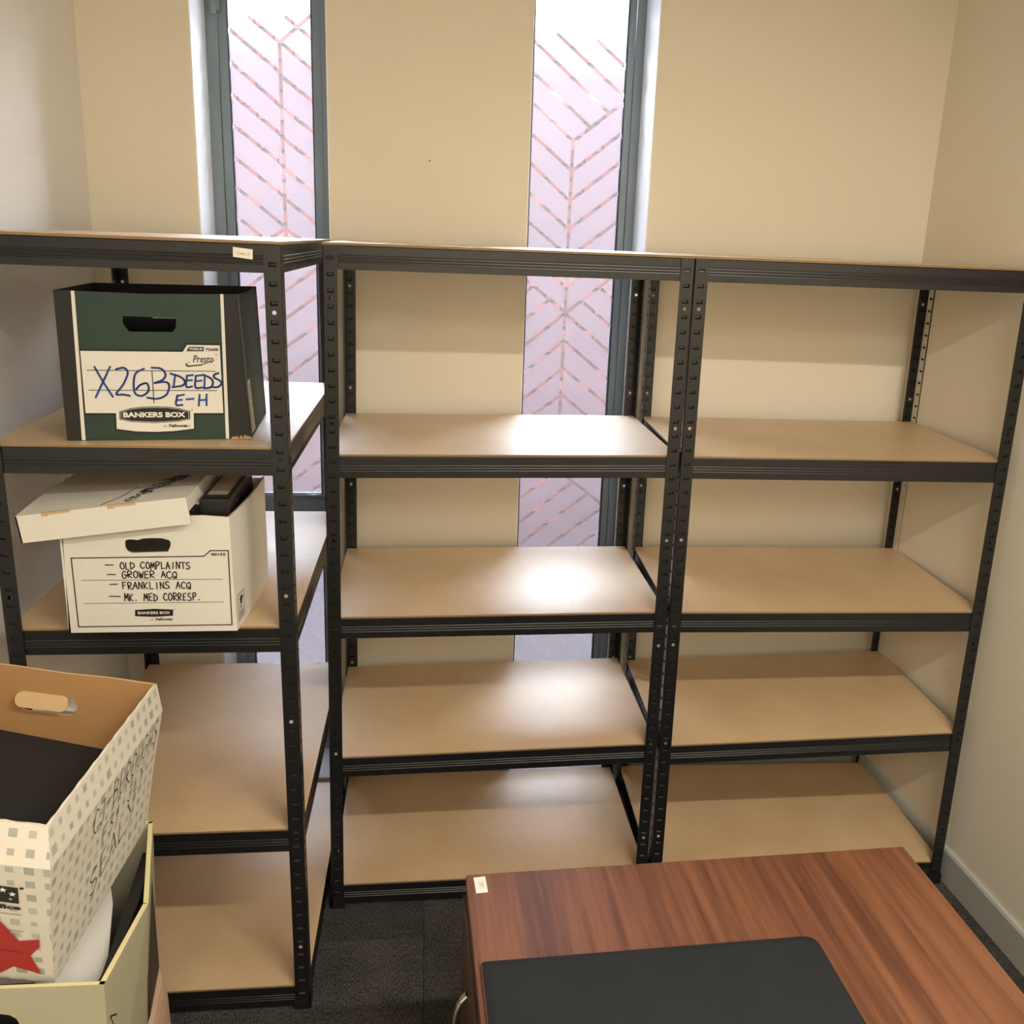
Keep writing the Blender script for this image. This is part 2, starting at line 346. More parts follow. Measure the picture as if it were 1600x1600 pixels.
# ================================================================ WINDOWS
GY = .79
LINES_L = [ (-0.190,2.360,-0.189,1.807), (-0.278,2.424,-0.190,2.360), (-0.342,2.395,-0.190,2.276), (-0.343,2.307,-0.191,2.183), (-0.342,2.218,-0.191,2.101), (-0.341,2.130,-0.188,2.016), (-0.340,2.038,-0.189,1.924), (-0.339,1.952,-0.189,1.835), (-0.343,1.868,-0.261,1.804), (-0.172,2.431,-0.088,2.368), (-0.190,2.360,-0.087,2.446), (-0.187,2.360,-0.090,2.284), (-0.183,2.264,-0.090,2.196), (-0.183,2.176,-0.089,2.109), (-0.188,2.094,-0.089,2.021), (-0.184,2.004,-0.091,1.934), (-0.184,1.916,-0.090,1.845), (-0.189,1.830,-0.145,1.800), (-0.189,1.830,-0.238,1.799), (-0.197,1.641,-0.097,1.714), (-0.199,1.555,-0.094,1.632), (-0.202,1.465,-0.096,1.540), (-0.200,1.374,-0.092,1.457), (-0.314,1.645,-0.256,1.691), (-0.297,1.568,-0.260,1.595), (-0.301,1.476,-0.261,1.503), (-0.294,1.391,-0.259,1.415), (-0.278,1.377,-0.248,1.354), (-0.189,1.027,-0.090,1.105), (-0.158,0.967,-0.091,1.022), (-0.115,0.741,-0.072,0.695), (-0.129,0.647,-0.073,0.600), (-0.153,0.576,-0.069,0.509), (-0.181,0.508,-0.071,0.420), (-0.197,0.435,-0.101,0.354), (-0.381,0.362,-0.314,0.409), (-0.279,0.360,-0.227,0.395) ]
LINES_R = [ (0.632,2.434,0.855,2.262), (0.754,2.424,0.861,2.343), (0.650,2.508,0.683,2.488), (0.775,2.496,0.803,2.484), (0.558,2.413,0.805,2.216), (0.555,2.327,0.746,2.174), (0.556,2.240,0.695,2.130), (0.695,2.128,0.861,2.260), (0.556,2.151,0.691,2.044), (0.697,2.041,0.861,2.170), (0.556,2.065,0.692,1.951), (0.695,1.951,0.861,2.083), (0.557,1.974,0.691,1.865), (0.696,1.865,0.861,1.993), (0.557,1.886,0.689,1.785), (0.692,1.772,0.847,1.890), (0.695,2.128,0.693,1.788), (0.695,1.720,0.690,1.248), (0.649,1.716,0.692,1.683), (0.741,1.717,0.694,1.683), (0.558,1.705,0.696,1.599), (0.839,1.714,0.696,1.599), (0.638,1.638,0.560,1.572), (0.559,1.659,0.580,1.677), (0.690,1.595,0.561,1.487), (0.692,1.507,0.562,1.399), (0.698,1.595,0.857,1.468), (0.754,1.634,0.843,1.564), (0.809,1.679,0.856,1.644), (0.698,1.507,0.854,1.382), (0.694,1.418,0.854,1.295), (0.694,1.418,0.563,1.309), (0.695,1.330,0.586,1.248), (0.696,1.328,0.795,1.250), (0.560,0.963,0.656,1.041), (0.559,0.875,0.742,1.025), (0.727,1.044,0.855,0.944), (0.561,0.796,0.801,0.986), (0.666,0.793,0.856,0.936), (0.772,0.793,0.860,0.858), (0.581,0.462,0.695,0.375), (0.690,0.461,0.696,0.373), (0.694,0.458,0.818,0.368), (0.798,0.462,0.855,0.423), (0.559,0.386,0.592,0.369) ]
def film_pieces(x0, x1, z0, z1, lines, parent, half=.0053):
    """frosted film cut into panels by thin clear strips"""
    mbp = MB(); mbp.box(x0, x1, GY - .0002, GY, z0, z1)
    base = link('film_base', mbp.mesh('film_base', M_film))
    c = MB()
    for i, (ax, az, bx, bz) in enumerate(lines):
        a = Vector((ax, az)); b = Vector((bx, bz)); t = (b - a).normalized(); nn = Vector((-t.y, t.x)) * half
        if ax < x0 + .03 or ax > x1 - .03: a -= t * .02
        if bx < x0 + .03 or bx > x1 - .03: b += t * .02
        e = .00002 * i
        P = [a - nn, b - nn, b + nn, a + nn]
        c.prism([(p.x, p.y) for p in P], lambda u, v, d: Vector((u, d, v)), GY - .004 - e, GY + .004 + e)
    cut = link('film_cut', c.mesh('film_cut', M_film))
    md = base.modifiers.new('b', 'BOOLEAN'); md.object = cut; md.operation = 'DIFFERENCE'; md.solver = 'EXACT'; md.use_self = True
    bpy.context.view_layer.update()
    me = bpy.data.meshes.new_from_object(base.evaluated_get(bpy.context.evaluated_depsgraph_get()))
    bpy.data.objects.remove(base); bpy.data.objects.remove(cut)
    bm = bmesh.new(); bm.from_mesh(me); seen = set(); cnt = 0
    for v0 in bm.verts:
        if v0 in seen: continue
        st = [v0]; comp = []
        seen.add(v0)
        while st:
            v = st.pop(); comp.append(v)
            for e in v.link_edges:
                u = e.other_vert(v)
                if u not in seen: seen.add(u); st.append(u)
        fs = {f for v in comp for f in v.link_faces}; ix = {v: i for i, v in enumerate(comp)}
        if len(fs) < 4: continue
        m2 = bpy.data.meshes.new('film_panel'); m2.from_pydata([tuple(v.co) for v in comp], [], [[ix[v] for v in f.verts] for f in fs])
        m2.materials.append(M_film); link('film_panel', m2, parent); cnt += 1
    bm.free(); return cnt

def frame_bars(mb, x0, x1, z0, z1, fl, fr, fb, ft, y0, y1, mi=0):
    mb.box(x0, x0 + fl, y0, y1, z0, z1, mi); mb.box(x1 - fr, x1, y0, y1, z0, z1, mi)
    mb.box(x0 + fl, x1 - fr, y0, y1, z0, z0 + fb, mi); mb.box(x0 + fl, x1 - fr, y0, y1, z1 - ft, z1, mi)

# left window: opening casement above a transom, fixed light below
def window(name, a, b, gl, gr, lines, transom, label):
    w_ = struct(thing(name, label, 'window', (0, 0, 0))); del w_['category']
    mb = MB(); fl, fr = gl - a, b - gr
    frame_bars(mb, a, b, WZ[0], WZ[1], fl * .55, fr * .55 if fr > .04 else fr, .035, .04, .768, .805)
    mb.build('window_frame', M_frame, w_, bevel=.0015)
    lights = [(transom + .018, WZ[1] - .04), (WZ[0] + .035, transom - .018)] if transom else [(WZ[0] + .035, WZ[1] - .04)]
    for (z0, z1) in lights:
        mb = MB(); frame_bars(mb, a + fl * .55 + .001, b - (fr * .55 if fr > .04 else fr - .004) - .001, z0, z1, fl * .45 - .003, max(.004, fr * .45 - .003), .012, .012, .774, .80)
        mb.build('sash', M_frame, w_, bevel=.0012)
        mb = MB(); frame_bars(mb, gl - .003, gr + .004, z0 + .008, z1 - .008, .004, .006, .004, .004, .776, .796)
        mb.build('gasket', M_gasket, w_)
        mb = MB(); mb.box(gl - .002, gr + .003, GY + .0004, GY + .0044, z0 + .005, z1 - .005)
        mb.build('pane', M_glass, w_)
        film_pieces(gl - .001, gr + .002, z0 + .01, z1 - .01, lines, w_)
    if transom:
        mb = MB(); mb.box(a + fl * .5, b - fr * .5, .766, .805, transom - .018, transom + .018); mb.build('transom', M_frame, w_, bevel=.0015)
    return w_
w1 = window('window_1', WX[0][0], WX[0][1], -.333, -.096, LINES_L, .952, 'tall narrow window with frosted leaf pattern film, behind the left rack')
mb = MB(); mb.box(-.379, -.352, .752, .768, 2.425, 2.60); mb.box(-.373, -.358, .742, .752, 2.415, 2.45); mb.build('window_stay', M_frame, w1, bevel=.002)
w2 = window('window_2', WX[1][0], WX[1][1], .5625, .848, LINES_R, None, 'tall narrow window with frosted leaf pattern film, behind the middle rack')

# ================================================================ OUTSIDE
mb = MB(); mb.box(-4, 6, .9, 9, -.35, -.30); struct(mb.build('ground', M_ground), 'paving outside the windows')
def brick_mat(name, c1):
    return mat(name, c1, .9, spec=0, bump=.4, bscale=120, var=.1, vscale=40)
BM = [brick_mat('red_brick', lin(29, 19, 18)), brick_mat('pink_brick', lin(33, 22, 21)), brick_mat('brown_brick', lin(25, 18, 17))]
OW = MB(); WY = 3.9; OW.box(-3.2, 4.2, WY + .001, WY + .25, -.3, 3.12)
ow = struct(OW.build('wall_outside', M_mortar), 'red brick wall seen outside through the clear strips of the windows')
bme = []
for m in BM:
    t = MB(); t.box(-.107, .107, 0, .06, -.0325, .0325); bme.append(t.mesh('brick', m, bevel=.003))
rest = MB(); nb = 0
for r in range(39):
    z = -.25 + r * .086
    for c_ in range(-14, 19):
        x = c_ * .225 + (.1125 if r % 2 else 0)
        near = (-1.30 < x < -.45) or (.92 < x < 1.75)
        if near and nb < 290:
            o = link('brick', bme[random.choice((0, 0, 1, 2))], ow); o.location = (x, WY - .004 + random.uniform(0, .003), z); nb += 1
        elif -3.2 < x < 4.2: rest.box(x - .107, x + .107, WY - .002, WY + .05, z - .0325, z + .0325, random.choice((0, 0, 1, 2)))
ro = rest.build('brickwork', BM, ow); ro['kind'] = 'stuff'

# ================================================================ RACKS
SLOT = .03729
def make_post(L, warp, name_parent, holes, sx, sy, cx, cy):
    """folded angle post with pressed slots and through holes"""
    W_ = .034; mb = MB(); mb.keep = False
    segs = []
    z = .012
    evs = [('s', h + .0174 + SLOT * k) for h in [holes[-1]] for k in range(-5, 44)] + [('h', h) for h in holes]
    evs = sorted((e for e in evs if .02 < e[1] < L - .008), key=lambda e: e[1])
    for fl in (0, 1):
        def T(u, d, z):
            # fl 0: flange facing -y/+y ; fl 1: facing -x/+x ; d = depth inwards
            if fl == 0: p = Vector((cx + sx * u, cy + sy * d, z))
            else: p = Vector((cx + sx * d, cy + sy * u, z))
            return warp(p)
        u0, u1, u2, u3 = .0016, .0095, .0245, W_
        def strip(a, b):
            for p, q in ((u0, u1), (u1, u2), (u2, u3)): mb.quad(T(p, 0, a), T(q, 0, a), T(q, 0, b), T(p, 0, b))
        zc = .004
        for kind, h in evs:
            r = .0045 if kind == 's' else .0075
            if h - r < zc + .0002: continue
            strip(zc, h - r); zc = h + r
            a, b = h - r, h + r
            mb.quad(T(u0, 0, a), T(u1, 0, a), T(u1, 0, b), T(u0, 0, b)); mb.quad(T(u2, 0, a), T(u3, 0, a), T(u3, 0, b), T(u2, 0, b))
            if kind == 's':
                D = .004; m_ = h - .0015
                mb.quad(T(u1, 0, a), T(u2, 0, a), T(u2 - .002, D, m_), T(u1 + .002, D, m_))
                mb.quad(T(u1 + .002, D, m_), T(u2 - .002, D, m_), T(u2 - .002, D, b - .001), T(u1 + .002, D, b - .001))
                mb.quad(T(u1 + .002, D, b - .001), T(u2 - .002, D, b - .001), T(u2, 0, b), T(u1, 0, b))
                mb.quad(T(u1, 0, a), T(u1 + .002, D, m_), T(u1 + .002, D, b - .001), T(u1, 0, b))
                mb.quad(T(u2, 0, a), T(u2, 0, b), T(u2 - .002, D, b - .001), T(u2 - .002, D, m_))
            else:
                um = (u1 + u2) / 2; R = .0044
                sq = [(u1, a), (um, a), (u2, a), (u2, h), (u2, b), (um, b), (u1, b), (u1, h)]
                cc = [(um + R * math.cos(t), h + R * math.sin(t)) for t in [math.radians(225 + 45 * i) for i in range(8)]]
                for i in range(8):
                    j = (i + 1) % 8
                    mb.quad(T(sq[i][0], 0, sq[i][1]), T(sq[j][0], 0, sq[j][1]), T(cc[j][0], 0, cc[j][1]), T(cc[i][0], 0, cc[i][1]))
        strip(zc, L)
        # turned-in lip at the free edge
        mb.quad(T(u3, 0, .004), T(u3 - .0008, .0045, .004), T(u3 - .0008, .0045, L), T(u3, 0, L))
    e_ = .0016
    for za, zb in ((.004, L * .5), (L * .5, L)):
        mb.quad(*[warp(Vector(p)) for p in ((cx + sx * e_, cy, za), (cx, cy + sy * e_, za), (cx, cy + sy * e_, zb), (cx + sx * e_, cy, zb))])
    o = mb.build('post', M_steel, name_parent)
    f = MB(); e = .0022
    xa, xb = sorted((cx - sx * e, cx + sx * .037)); ya, yb = sorted((cy - sy * e, cy + sy * .037))
    f.box(xa, xb, ya, yb, 0, .006, fn=warp)
    xa, xb = sorted((cx - sx * e, cx + sx * .0035)); f.box(xa, xb, ya, yb, .005, .034, fn=warp)
    xa, xb = sorted((cx - sx * e, cx + sx * .037)); ya2, yb2 = sorted((cy - sy * e, cy + sy * .0035)); f.box(xa, xb, ya2, yb2, .005, .034, fn=warp)
    f.build('foot', M_foot, o)
    return o

def beam_prof(h=.055):
    """outer face (depth 0 = face, + = outwards bulge), z from 0 down"""
    o = [(-.014, -.0005), (-.0012, -.0005), (-.0003, -.0009), (0, -.0020), (0, -.0215)]
    z = -.0212
    for i in range(3):
        o += [(0, z), (.0010, z - .0010), (.0014, z - .0018), (.0018, z - .0037), (0, z - .0046)]; z -= .0068
    o += [(0, z - .001), (0, -h), (-.014, -h)]
    inn = [(-.014, -h + .0014), (-.0014, -h + .0014), (-.0014, -.0019), (-.014, -.0019)]
    return o + inn

def make_rack(root, W, D, H, warp, tiers, holes, top_over=0, brace=True):
    """tiers: list of (z_left, z_right) for the board tops, lowest first"""
    for sx, sy, cx, cy in ((1, 1, 0, 0), (-1, 1, W, 0), (1, -1, 0, D), (-1, -1, W, D)): make_post(H, warp, root, holes, sx, sy, cx, cy)
    for ti, (zl, zr) in enumerate(tiers):
        top = ti == len(tiers) - 1
        def Z(x): return zl + (zr - zl) * x / W
        off = .0045 if not top else (.0055 + top_over)
        pr = beam_prof()
        for (yy, sg) in ((.0035, -1), (D - .0035, 1)):
            mb = MB(); x0, x1 = .003, W - .003
            n = len(pr)
            mb.prism(pr, lambda u, v, d: warp(Vector((d, yy + sg * u, Z(d) - off + v))), x0, x1)
            bo = mb.build('beam', M_steel, root)
            if sg == -1: bo['front'] = 1; root['_b%d' % ti] = bo.name; del bo['front']
        for (xx, sg) in ((.0035, -1), (W - .0035, 1)):
            mb = MB(); mb.prism(pr, lambda u, v, d: warp(Vector((xx + sg * u, d, Z(xx) - off + v))), .019, D - .019)
            mb.build('side_beam', M_steel, root)
        t = .0045 if not top else .0055 + top_over; e = .0045 if not top else -.001
        mb = MB(); mb.box(e, W - e, e, D - e, -t, 0, fn=lambda p: warp(Vector((p.x, p.y, Z(p.x) + p.z))))
        bd = mb.mesh('shelf_board', [M_board, M_boardedge])
        for p in bd.polygons:
            if abs(p.normal.z) < .5: p.material_index = 1
        link('shelf_board', bd, root)
        if brace and D < W:
            mb = MB(); xm = W * .6
            for (a, b, c, d_) in ((xm - .014, xm + .014, -off - .003, -off - .0015), (xm - .0008, xm + .0008, -off - .026, -off - .003)):
                mb.box(a, b, .018, D - .018, c, d_, fn=lambda p: warp(Vector((p.x, p.y, Z(p.x) + p.z))))
            mb.build('centre_brace', M_steel, root)
    for k in [k for k in root.keys() if k.startswith('_b')]: pass

HOLES = [1.678 - .2983 * i for i in range(6)]
# middle rack
WA, DA = .8885, .543; sA = .0079
wa = lambda p: Vector((p.x + sA * (1 - p.x / WA) * (p.z - .9), p.y, p.z))
rack_a = thing('storage_rack', 'black steel five tier storage rack with empty tan boards, the middle one of three', 'rack', (0, 0, 0), 0)
make_rack(rack_a, WA, DA, 1.80, wa, [(.0747, .0747), (.4715, .4867), (.875, .8807), (1.303, 1.3095), (1.8045, 1.8045)], HOLES)
# right rack
WC, DC = .8879, .5426; lC = -.0047
wc = lambda p: Vector((p.x + lC * (p.z - .9), p.y, p.z))
rack_c = thing('storage_rack', 'black steel five tier storage rack with empty tan boards, against the right wall', 'rack', (.8871 + .0083, .0053, 0), -.03)
make_rack(rack_c, WC, DC, 1.80, wc, [(.0743, .0743), (.475, .5064), (.877, .8788), (1.3065, 1.3079), (1.8045, 1.8045)], HOLES)
# left rack, end on
WB, DB = .5901, .8616; lB = -.006
wb = lambda p: Vector((p.x + lB * (p.z - .9), p.y, p.z))
yawB = -.0072
cB, sB = math.cos(yawB), math.sin(yawB)
rack_b = thing('storage_rack', 'black steel five tier storage rack end on at the left wall, with two archive boxes', 'rack', (-.0293 - WB * cB, -.34 - WB * sB, 0), yawB)
make_rack(rack_b, WB, DB, 1.7988, wb, [(.066, .066), (.5001, .5001), (1.0019, 1.0019), (1.3973, 1.3973), (1.806, 1.806)], [h - .008 for h in HOLES])
for r in (rack_a, rack_b, rack_c):
    names = {k: r[k] for k in list(r.keys()) if k.startswith('_b')}
    for k in names: del r[k]
    r_top = bpy.data.objects[names['_b4']]
    if r is rack_a:
        tb, z0 = 'STORALEX', 1.8045
        text_mesh(tb, .036, .0075, lambda u, v, d: wa(Vector((u, .0035 - d, v))), .0012, 'embossed_lettering', M_steel, r_top, x0=.062, y0=1.746)
        text_mesh(tb, .036, .0065, lambda u, v, d: wa(Vector((u, .0035 - d, v))), .0012, 'embossed_lettering', M_steel, bpy.data.objects[names['_b3']], x0=.055, y0=1.2455)
    if r is rack_c:
        text_mesh('STORALEX', .068, .009, lambda u, v, d: wc(Vector((u, .0035 - d, v))), .0012, 'embossed_lettering', M_steel, r_top, x0=.062, y0=1.745)
    if r is rack_b:
        fb = lambda u, v, d: wb(Vector((u, .0035 - d, v)))
        mb = MB(); mb.prism([(.500, 1.7745), (.5365, 1.7705), (.5375, 1.7895), (.5005, 1.793)], fb, .0036, .0042)
        st = mb.build('sticker', M_sticker, r_top); st['label'] = 'small cream paper sticker'
        text_mesh('1344.17', .024, .006, lambda u, v, d: fb(u, v - (u - .5) * .1, d), .0046, 'lettering', M_grey_ink, st, x0=.507, y0=1.7795)
# a clip still hooked under one shelf end of the right rack
mb = MB(); mb.prism([(WC - .034, .4455), (WC - .008, .4455), (WC - .008, .434), (WC - .018, .434)], lambda u, v, d: wc(Vector((u, .004 + d, v))), 0, .012)
mb.build('beam_clip', M_foot, rack_c)
mb = MB(); mb.prism([(.545, 1.249), (.565, 1.249), (.562, 1.232), (.550, 1.232)], lambda u, v, d: wa(Vector((u, DA - .02 + d, v))), 0, .012)
mb.build('beam_clip', M_foot, rack_a)
# ================================================================ ARCHIVE BOXES
def skin(mb, fn, outer, holes, d, mi, flip=False):
    polys = [[Vector((u, v, 0)) for u, v in outer]] + [[Vector((u, v, 0)) for u, v in h] for h in holes]
    pts = [p for q in polys for p in q]; b = len(mb.v)
    mb.v += [tuple(fn(p.x, p.y, d)) for p in pts]
    for t in tessellate_polygon(polys): mb.f.append(tuple(b + i for i in t)); mb.mi.append(mi)
def card(mb, fn, outer, holes, t, mo=0, mi=1, me=2):
    """card wall: outside skin at depth 0, inside skin at depth -t, cut edges between"""
    skin(mb, fn, outer, holes, 0, mo); skin(mb, fn, outer, holes, -t, mi)
    for ring in [outer] + holes:
        for i in range(len(ring)):
            a, c = ring[i], ring[(i + 1) % len(ring)]
            mb.quad(fn(a[0], a[1], 0), fn(c[0], c[1], 0), fn(c[0], c[1], -t), fn(a[0], a[1], -t), mi=me)
def plane_fn(o, ux, uz, n):
    o, ux, uz, n = Vector(o), Vector(ux), Vector(uz), Vector(n)
    return lambda u, v, d: o + ux * u + uz * v + n * d
def stadium(x0, x1, y0, y1, n=6):
    r = (y1 - y0) / 2; cy = (y0 + y1) / 2; P = []
    for i in range(n + 1): a = -math.pi / 2 + math.pi * i / n; P.append((x1 - r + r * math.cos(a), cy + r * math.sin(a)))
    for i in range(n + 1): a = math.pi / 2 + math.pi * i / n; P.append((x0 + r + r * math.cos(a), cy + r * math.sin(a)))
    return P
def offs(poly, k):
    cx = sum(p[0] for p in poly) / len(poly); cy = sum(p[1] for p in poly) / len(poly)
    return [(p[0] + (k if p[0] > cx else -k), p[1] + (k if p[1] > cy else -k)) for p in poly]
Zv = Vector((0, 0, 1))

def build_split(mb, name, mats, parent, label=None, xf=None, **k):
    # one object per connected piece
    par = list(range(len(mb.v)))
    key = {}
    for i, p in enumerate(mb.v):
        kk = tuple(round(c, 5) for c in p); par[i] = key.setdefault(kk, i)
    def find(a):
        while par[a] != a: a = par[a]
        return a
    for f in mb.f:
        r0 = find(f[0])
        for v in f[1:]:
            r1 = find(v)
            if r1 != r0: par[r1] = r0
    comps = {}
    for f, m in zip(mb.f, mb.mi): comps.setdefault(find(f[0]), []).append((f, m))
    for fs in comps.values():
        m2 = MB()
        for f, m in fs: m2.quad(*[mb.v[i] for i in f], mi=m)
        o = m2.build(name, mats, parent, **k)
        if label: o['label'] = label
# ---- green box on the second shelf of the left rack
zP = 1.3983
ux = Vector((.9941, .1084, 0)); nP = Vector((.1084, -.9941, 0)); OP = Vector((-.476, -.297, zP))
gp = thing('archive_box', 'open dark green and black archive box marked X26B DEEDS on the upper shelf', 'box', OP)
rel = -OP
fP = plane_fn((0, 0, 0), ux, Zv, nP)
DP = .30
mb = MB()
card(mb, fP, [(0, 0), (.358, 0), (.3500, .15), (.3413, .3), (.17, .2965), (0, .3)], [[(.1224, .252), (.223, .2501), (.2207, .2303), (.2138, .2218), (.1317, .2215), (.1219, .2374)]], .004, 0, 1, 2)
bR0 = ux * .358; bR1 = Vector((-.138, .028, zP)) - OP
tR0 = ux * .3413 + Zv * .3; tR1 = Vector((-.150, .03, 1.698)) - OP
def bil(a, b, c, d, n):   # a bottom-front, b bottom-back, c top-back, d top-front
    return lambda u, v, k: (a * (1 - u) + b * u) * (1 - v) + (d * (1 - u) + c * u) * v + n * k
fS = bil(bR0, bR1, tR1, tR0, Vector((.99, .1, .05)))
card(mb, fS, [(0, 0), (1, 0), (1, 1), (.5, .985), (0, 1)], [], .004, 0, 1, 2)
fL = bil(Vector((0, 0, 0)), -nP * DP, -nP * (DP + .02) + Zv * .297, Zv * .3, -ux)
card(mb, fL, [(0, 0), (1, 0), (1, 1), (0, 1)], [], .004, 0, 1, 2)
fB = bil(-nP * DP, bR1, tR1, -nP * (DP + .02) + Zv * .297, -nP)
card(mb, fB, [(0, 0), (1, 0), (1, 1), (0, 1)], [[(.35, .74), (.35, .84), (.65, .84), (.65, .74)]], .004, 0, 1, 2)
mb.box(.003, .355, .003, DP - .003, 0, .004, 1, fn=lambda p: ux * p.x - nP * p.y + Zv * p.z)
mb.build('box_body', [M_green, M_dkcard, M_dkcard], gp)
mb = MB()
mb.flat([(0.0005, .001), (.0278, .001), (.0320, .2995), (.0005, .2995)], fP, .0006); mb.flat([(.3130, .001), (.3575, .001), (.3495, .15), (.341, .2995), (.3155, .2995)], fP, .0006)
mb.flat([(0, .001), (.02, .001), (.02, .999), (0, .999)], fS, .0006)
mb.flat([(.93, .001), (1, .001), (1, .999), (.93, .999)], fS, .0006)
build_split(mb, 'corner_band', M_dkcard, gp, 'black printed corner band')
mb = MB(); mb.flat([(.0278, .0005), (.0347, .0005), (.0386, .2995), (.0320, .2995)], fP, .0008); mb.flat([(.3065, .0005), (.3130, .0005), (.3155, .2995), (.3093, .2995)], fP, .0008)
mb.flat([(.022, .0), (.04, .0), (.034, 1), (.022, 1)], fS, .0008)
build_split(mb, 'stripe', M_white_card, gp, 'thin cream vertical stripe')
pan = [(.0395, .1821), (.2312, .182), (.2405, .1963), (.3034, .1961), (.3039, .0554), (.2455, .0556), (.2443, .0228), (.205, .0180), (.1684, .0166), (.132, .0180), (.0954, .0235), (.0962, .0563), (.0393, .0566)]
bor = [(.0370, .1862), (.2290, .1862), (.2385, .2003), (.3055, .2003), (.3060, .0515), (.2492, .0515), (.2482, .0200), (.205, .0140), (.1684, .0126), (.132, .0140), (.0915, .0200), (.0920, .0523), (.0370, .0523)]
mb = MB(); mb.flat(bor, fP, .0009); mb.build('label_border', M_ink, gp)
mb = MB(); mb.flat(pan, fP, .0012); lab = mb.build('printed_label', M_white_card, gp); lab['label'] = 'cream printed label with blue handwriting'
mb = MB(); d = .0015
for a, b, w_ in (((.0491, .1438), (.2930, .1428), .0015), ((.0491, .1034), (.2930, .1028), .0015), ((.1703, .143), (.170, .0776), .0018)): mb.stroke([a, b], w_, fP, d)
mb.flat([(.2458, .1640), (.2353, .1575), (.2353, .1545), (.2394, .1515), (.2654, .1545), (.2991, .1682), (.2654, .1570), (.2400, .1545), (.2380, .1575)], fP, d)
oct_ = [(.1031, .0600), (.125, .0665), (.1475, .0693), (.1718, .0699), (.195, .0693), (.218, .0660), (.2387, .0600), (.2380, .0425), (.215, .0378), (.1696, .0352), (.125, .0378), (.1022, .0430)]
mb.flat(oct_, fP, d); mb.build('printed_lines', M_ink, lab)
mb = MB(); ic = [(u * .96 + .171 * .04, v * .88 + .0525 * .12) for u, v in oct_]
for i in range(len(ic)): mb.stroke([ic[i], ic[(i + 1) % len(ic)]], .0008, fP, .0018)
mb.build('logo_outline', M_white_card, lab)
mb = MB(); mb.flat([(.2383, .1835), (.2439, .1925), (.2725, .1927), (.2720, .1837)], fP, d); mb.build('green_flash', M_green, lab)
text_mesh('PREMIUM', .0255, .005, fP, .0018, 'lettering', M_white_card, lab, shear=.2, bold=.01, x0=.2445, y0=.1857)
text_mesh('72608', .0245, .006, fP, .0018, 'lettering', M_ink, lab, bold=.03, x0=.2755, y0=.1845)
text_mesh('Presto', .040, .0150, fP, .0018, 'lettering', M_ink, lab, shear=.25, bold=.01, x0=.250, y0=.1605)
text_mesh('TM', .006, .0025, fP, .0018, 'lettering', M_ink, lab, x0=.2925, y0=.1750)
text_mesh('BANKERS BOX', .120, .0112, fP, .0019, 'lettering', M_white_card, lab, bold=.045, x0=.1095, y0=.0470)
text_mesh('BY', .0065, .0028, fP, .0018, 'lettering', M_ink, lab, x0=.1858, y0=.0268)
text_mesh('Fellowes', .036, .0066, fP, .0018, 'lettering', M_ink, lab, bold=.035, shear=.1, x0=.196, y0=.0262)
text_mesh('®', .004, .004, fP, .0018, 'lettering', M_ink, lab, x0=.2335, y0=.0262)
text_mesh('®', .004, .004, fP, .0018, 'lettering', M_ink, lab, x0=.2405, y0=.0600)
PH = [[[0.0633,0.1507],[0.0774,0.12],[0.0931,0.0899]],[[0.0922,0.1509],[0.0775,0.1215],[0.0606,0.0884]],[[0.1028,0.1462],[0.1182,0.1487],[0.1244,0.1382],[0.1145,0.1156],[0.0999,0.0959],[0.1129,0.0944],[0.1253,0.092]],[[0.1558,0.1474],[0.1398,0.1383],[0.1342,0.1187],[0.1355,0.0974],[0.1478,0.092],[0.1612,0.102],[0.1594,0.1172],[0.1465,0.1142],[0.138,0.105]],[[0.1699,0.1496],[0.1881,0.1476],[0.1958,0.1356],[0.1895,0.1249],[0.1735,0.1182]],[[0.1735,0.1182],[0.1949,0.1204],[0.2015,0.1128],[0.1962,0.0959],[0.1843,0.0877],[0.1728,0.0858],[0.1574,0.0883]],[[0.2143,0.1357],[0.2099,0.1113]],[[0.2053,0.1377],[0.224,0.1311],[0.232,0.122],[0.2272,0.1134],[0.207,0.1097]],[[0.237,0.1343],[0.2343,0.1113],[0.2457,0.1113]],[[0.2369,0.1336],[0.2485,0.1349]],[[0.2358,0.1236],[0.2465,0.1245]],[[0.2541,0.1337],[0.252,0.1098],[0.2658,0.1092]],[[0.2541,0.1331],[0.2672,0.135]],[[0.2529,0.1221],[0.2651,0.1237]],[[0.2714,0.1338],[0.2692,0.1083]],[[0.2687,0.1359],[0.2827,0.1283],[0.2866,0.1191],[0.2818,0.1099],[0.2686,0.1074]],[[0.2986,0.1392],[0.2903,0.136],[0.29,0.1299],[0.2999,0.1238],[0.3034,0.1176],[0.2963,0.1105],[0.2861,0.1099]],[[0.216,0.0929],[0.2126,0.0735],[0.2249,0.0728]],[[0.2159,0.0919],[0.229,0.0944]],[[0.2142,0.0827],[0.2246,0.0836]],[[0.2327,0.0845],[0.2472,0.0858]],[[0.2592,0.0944],[0.2565,0.0712]],[[0.2729,0.095],[0.2717,0.0721]],[[0.258,0.0827],[0.2723,0.0836]]]
mb = MB()
for s_ in PH: mb.stroke(s_, .0040, fP, .0021, smooth=True)
o = mb.build('handwriting', M_blue, lab); o['label'] = 'blue marker writing X26B DEEDS E-H'
mb = MB(); mb.flat([(.06, .03), (.23, .03), (.18, .40), (.045, .40)], fS, .0012); sl = mb.build('side_sticker', M_white_card, gp)
mb = MB()
for i in range(14):
    v = .05 + i * .023; mb.flat([(.08, v), (.17 + .03 * math.sin(i * 2.1), v), (.17 + .03 * math.sin(i * 2.1), v + .010), (.08, v + .010)], fS, .0016)
mb.build('small_print', M_grey_ink, sl)
mb = MB(); random.seed(3)
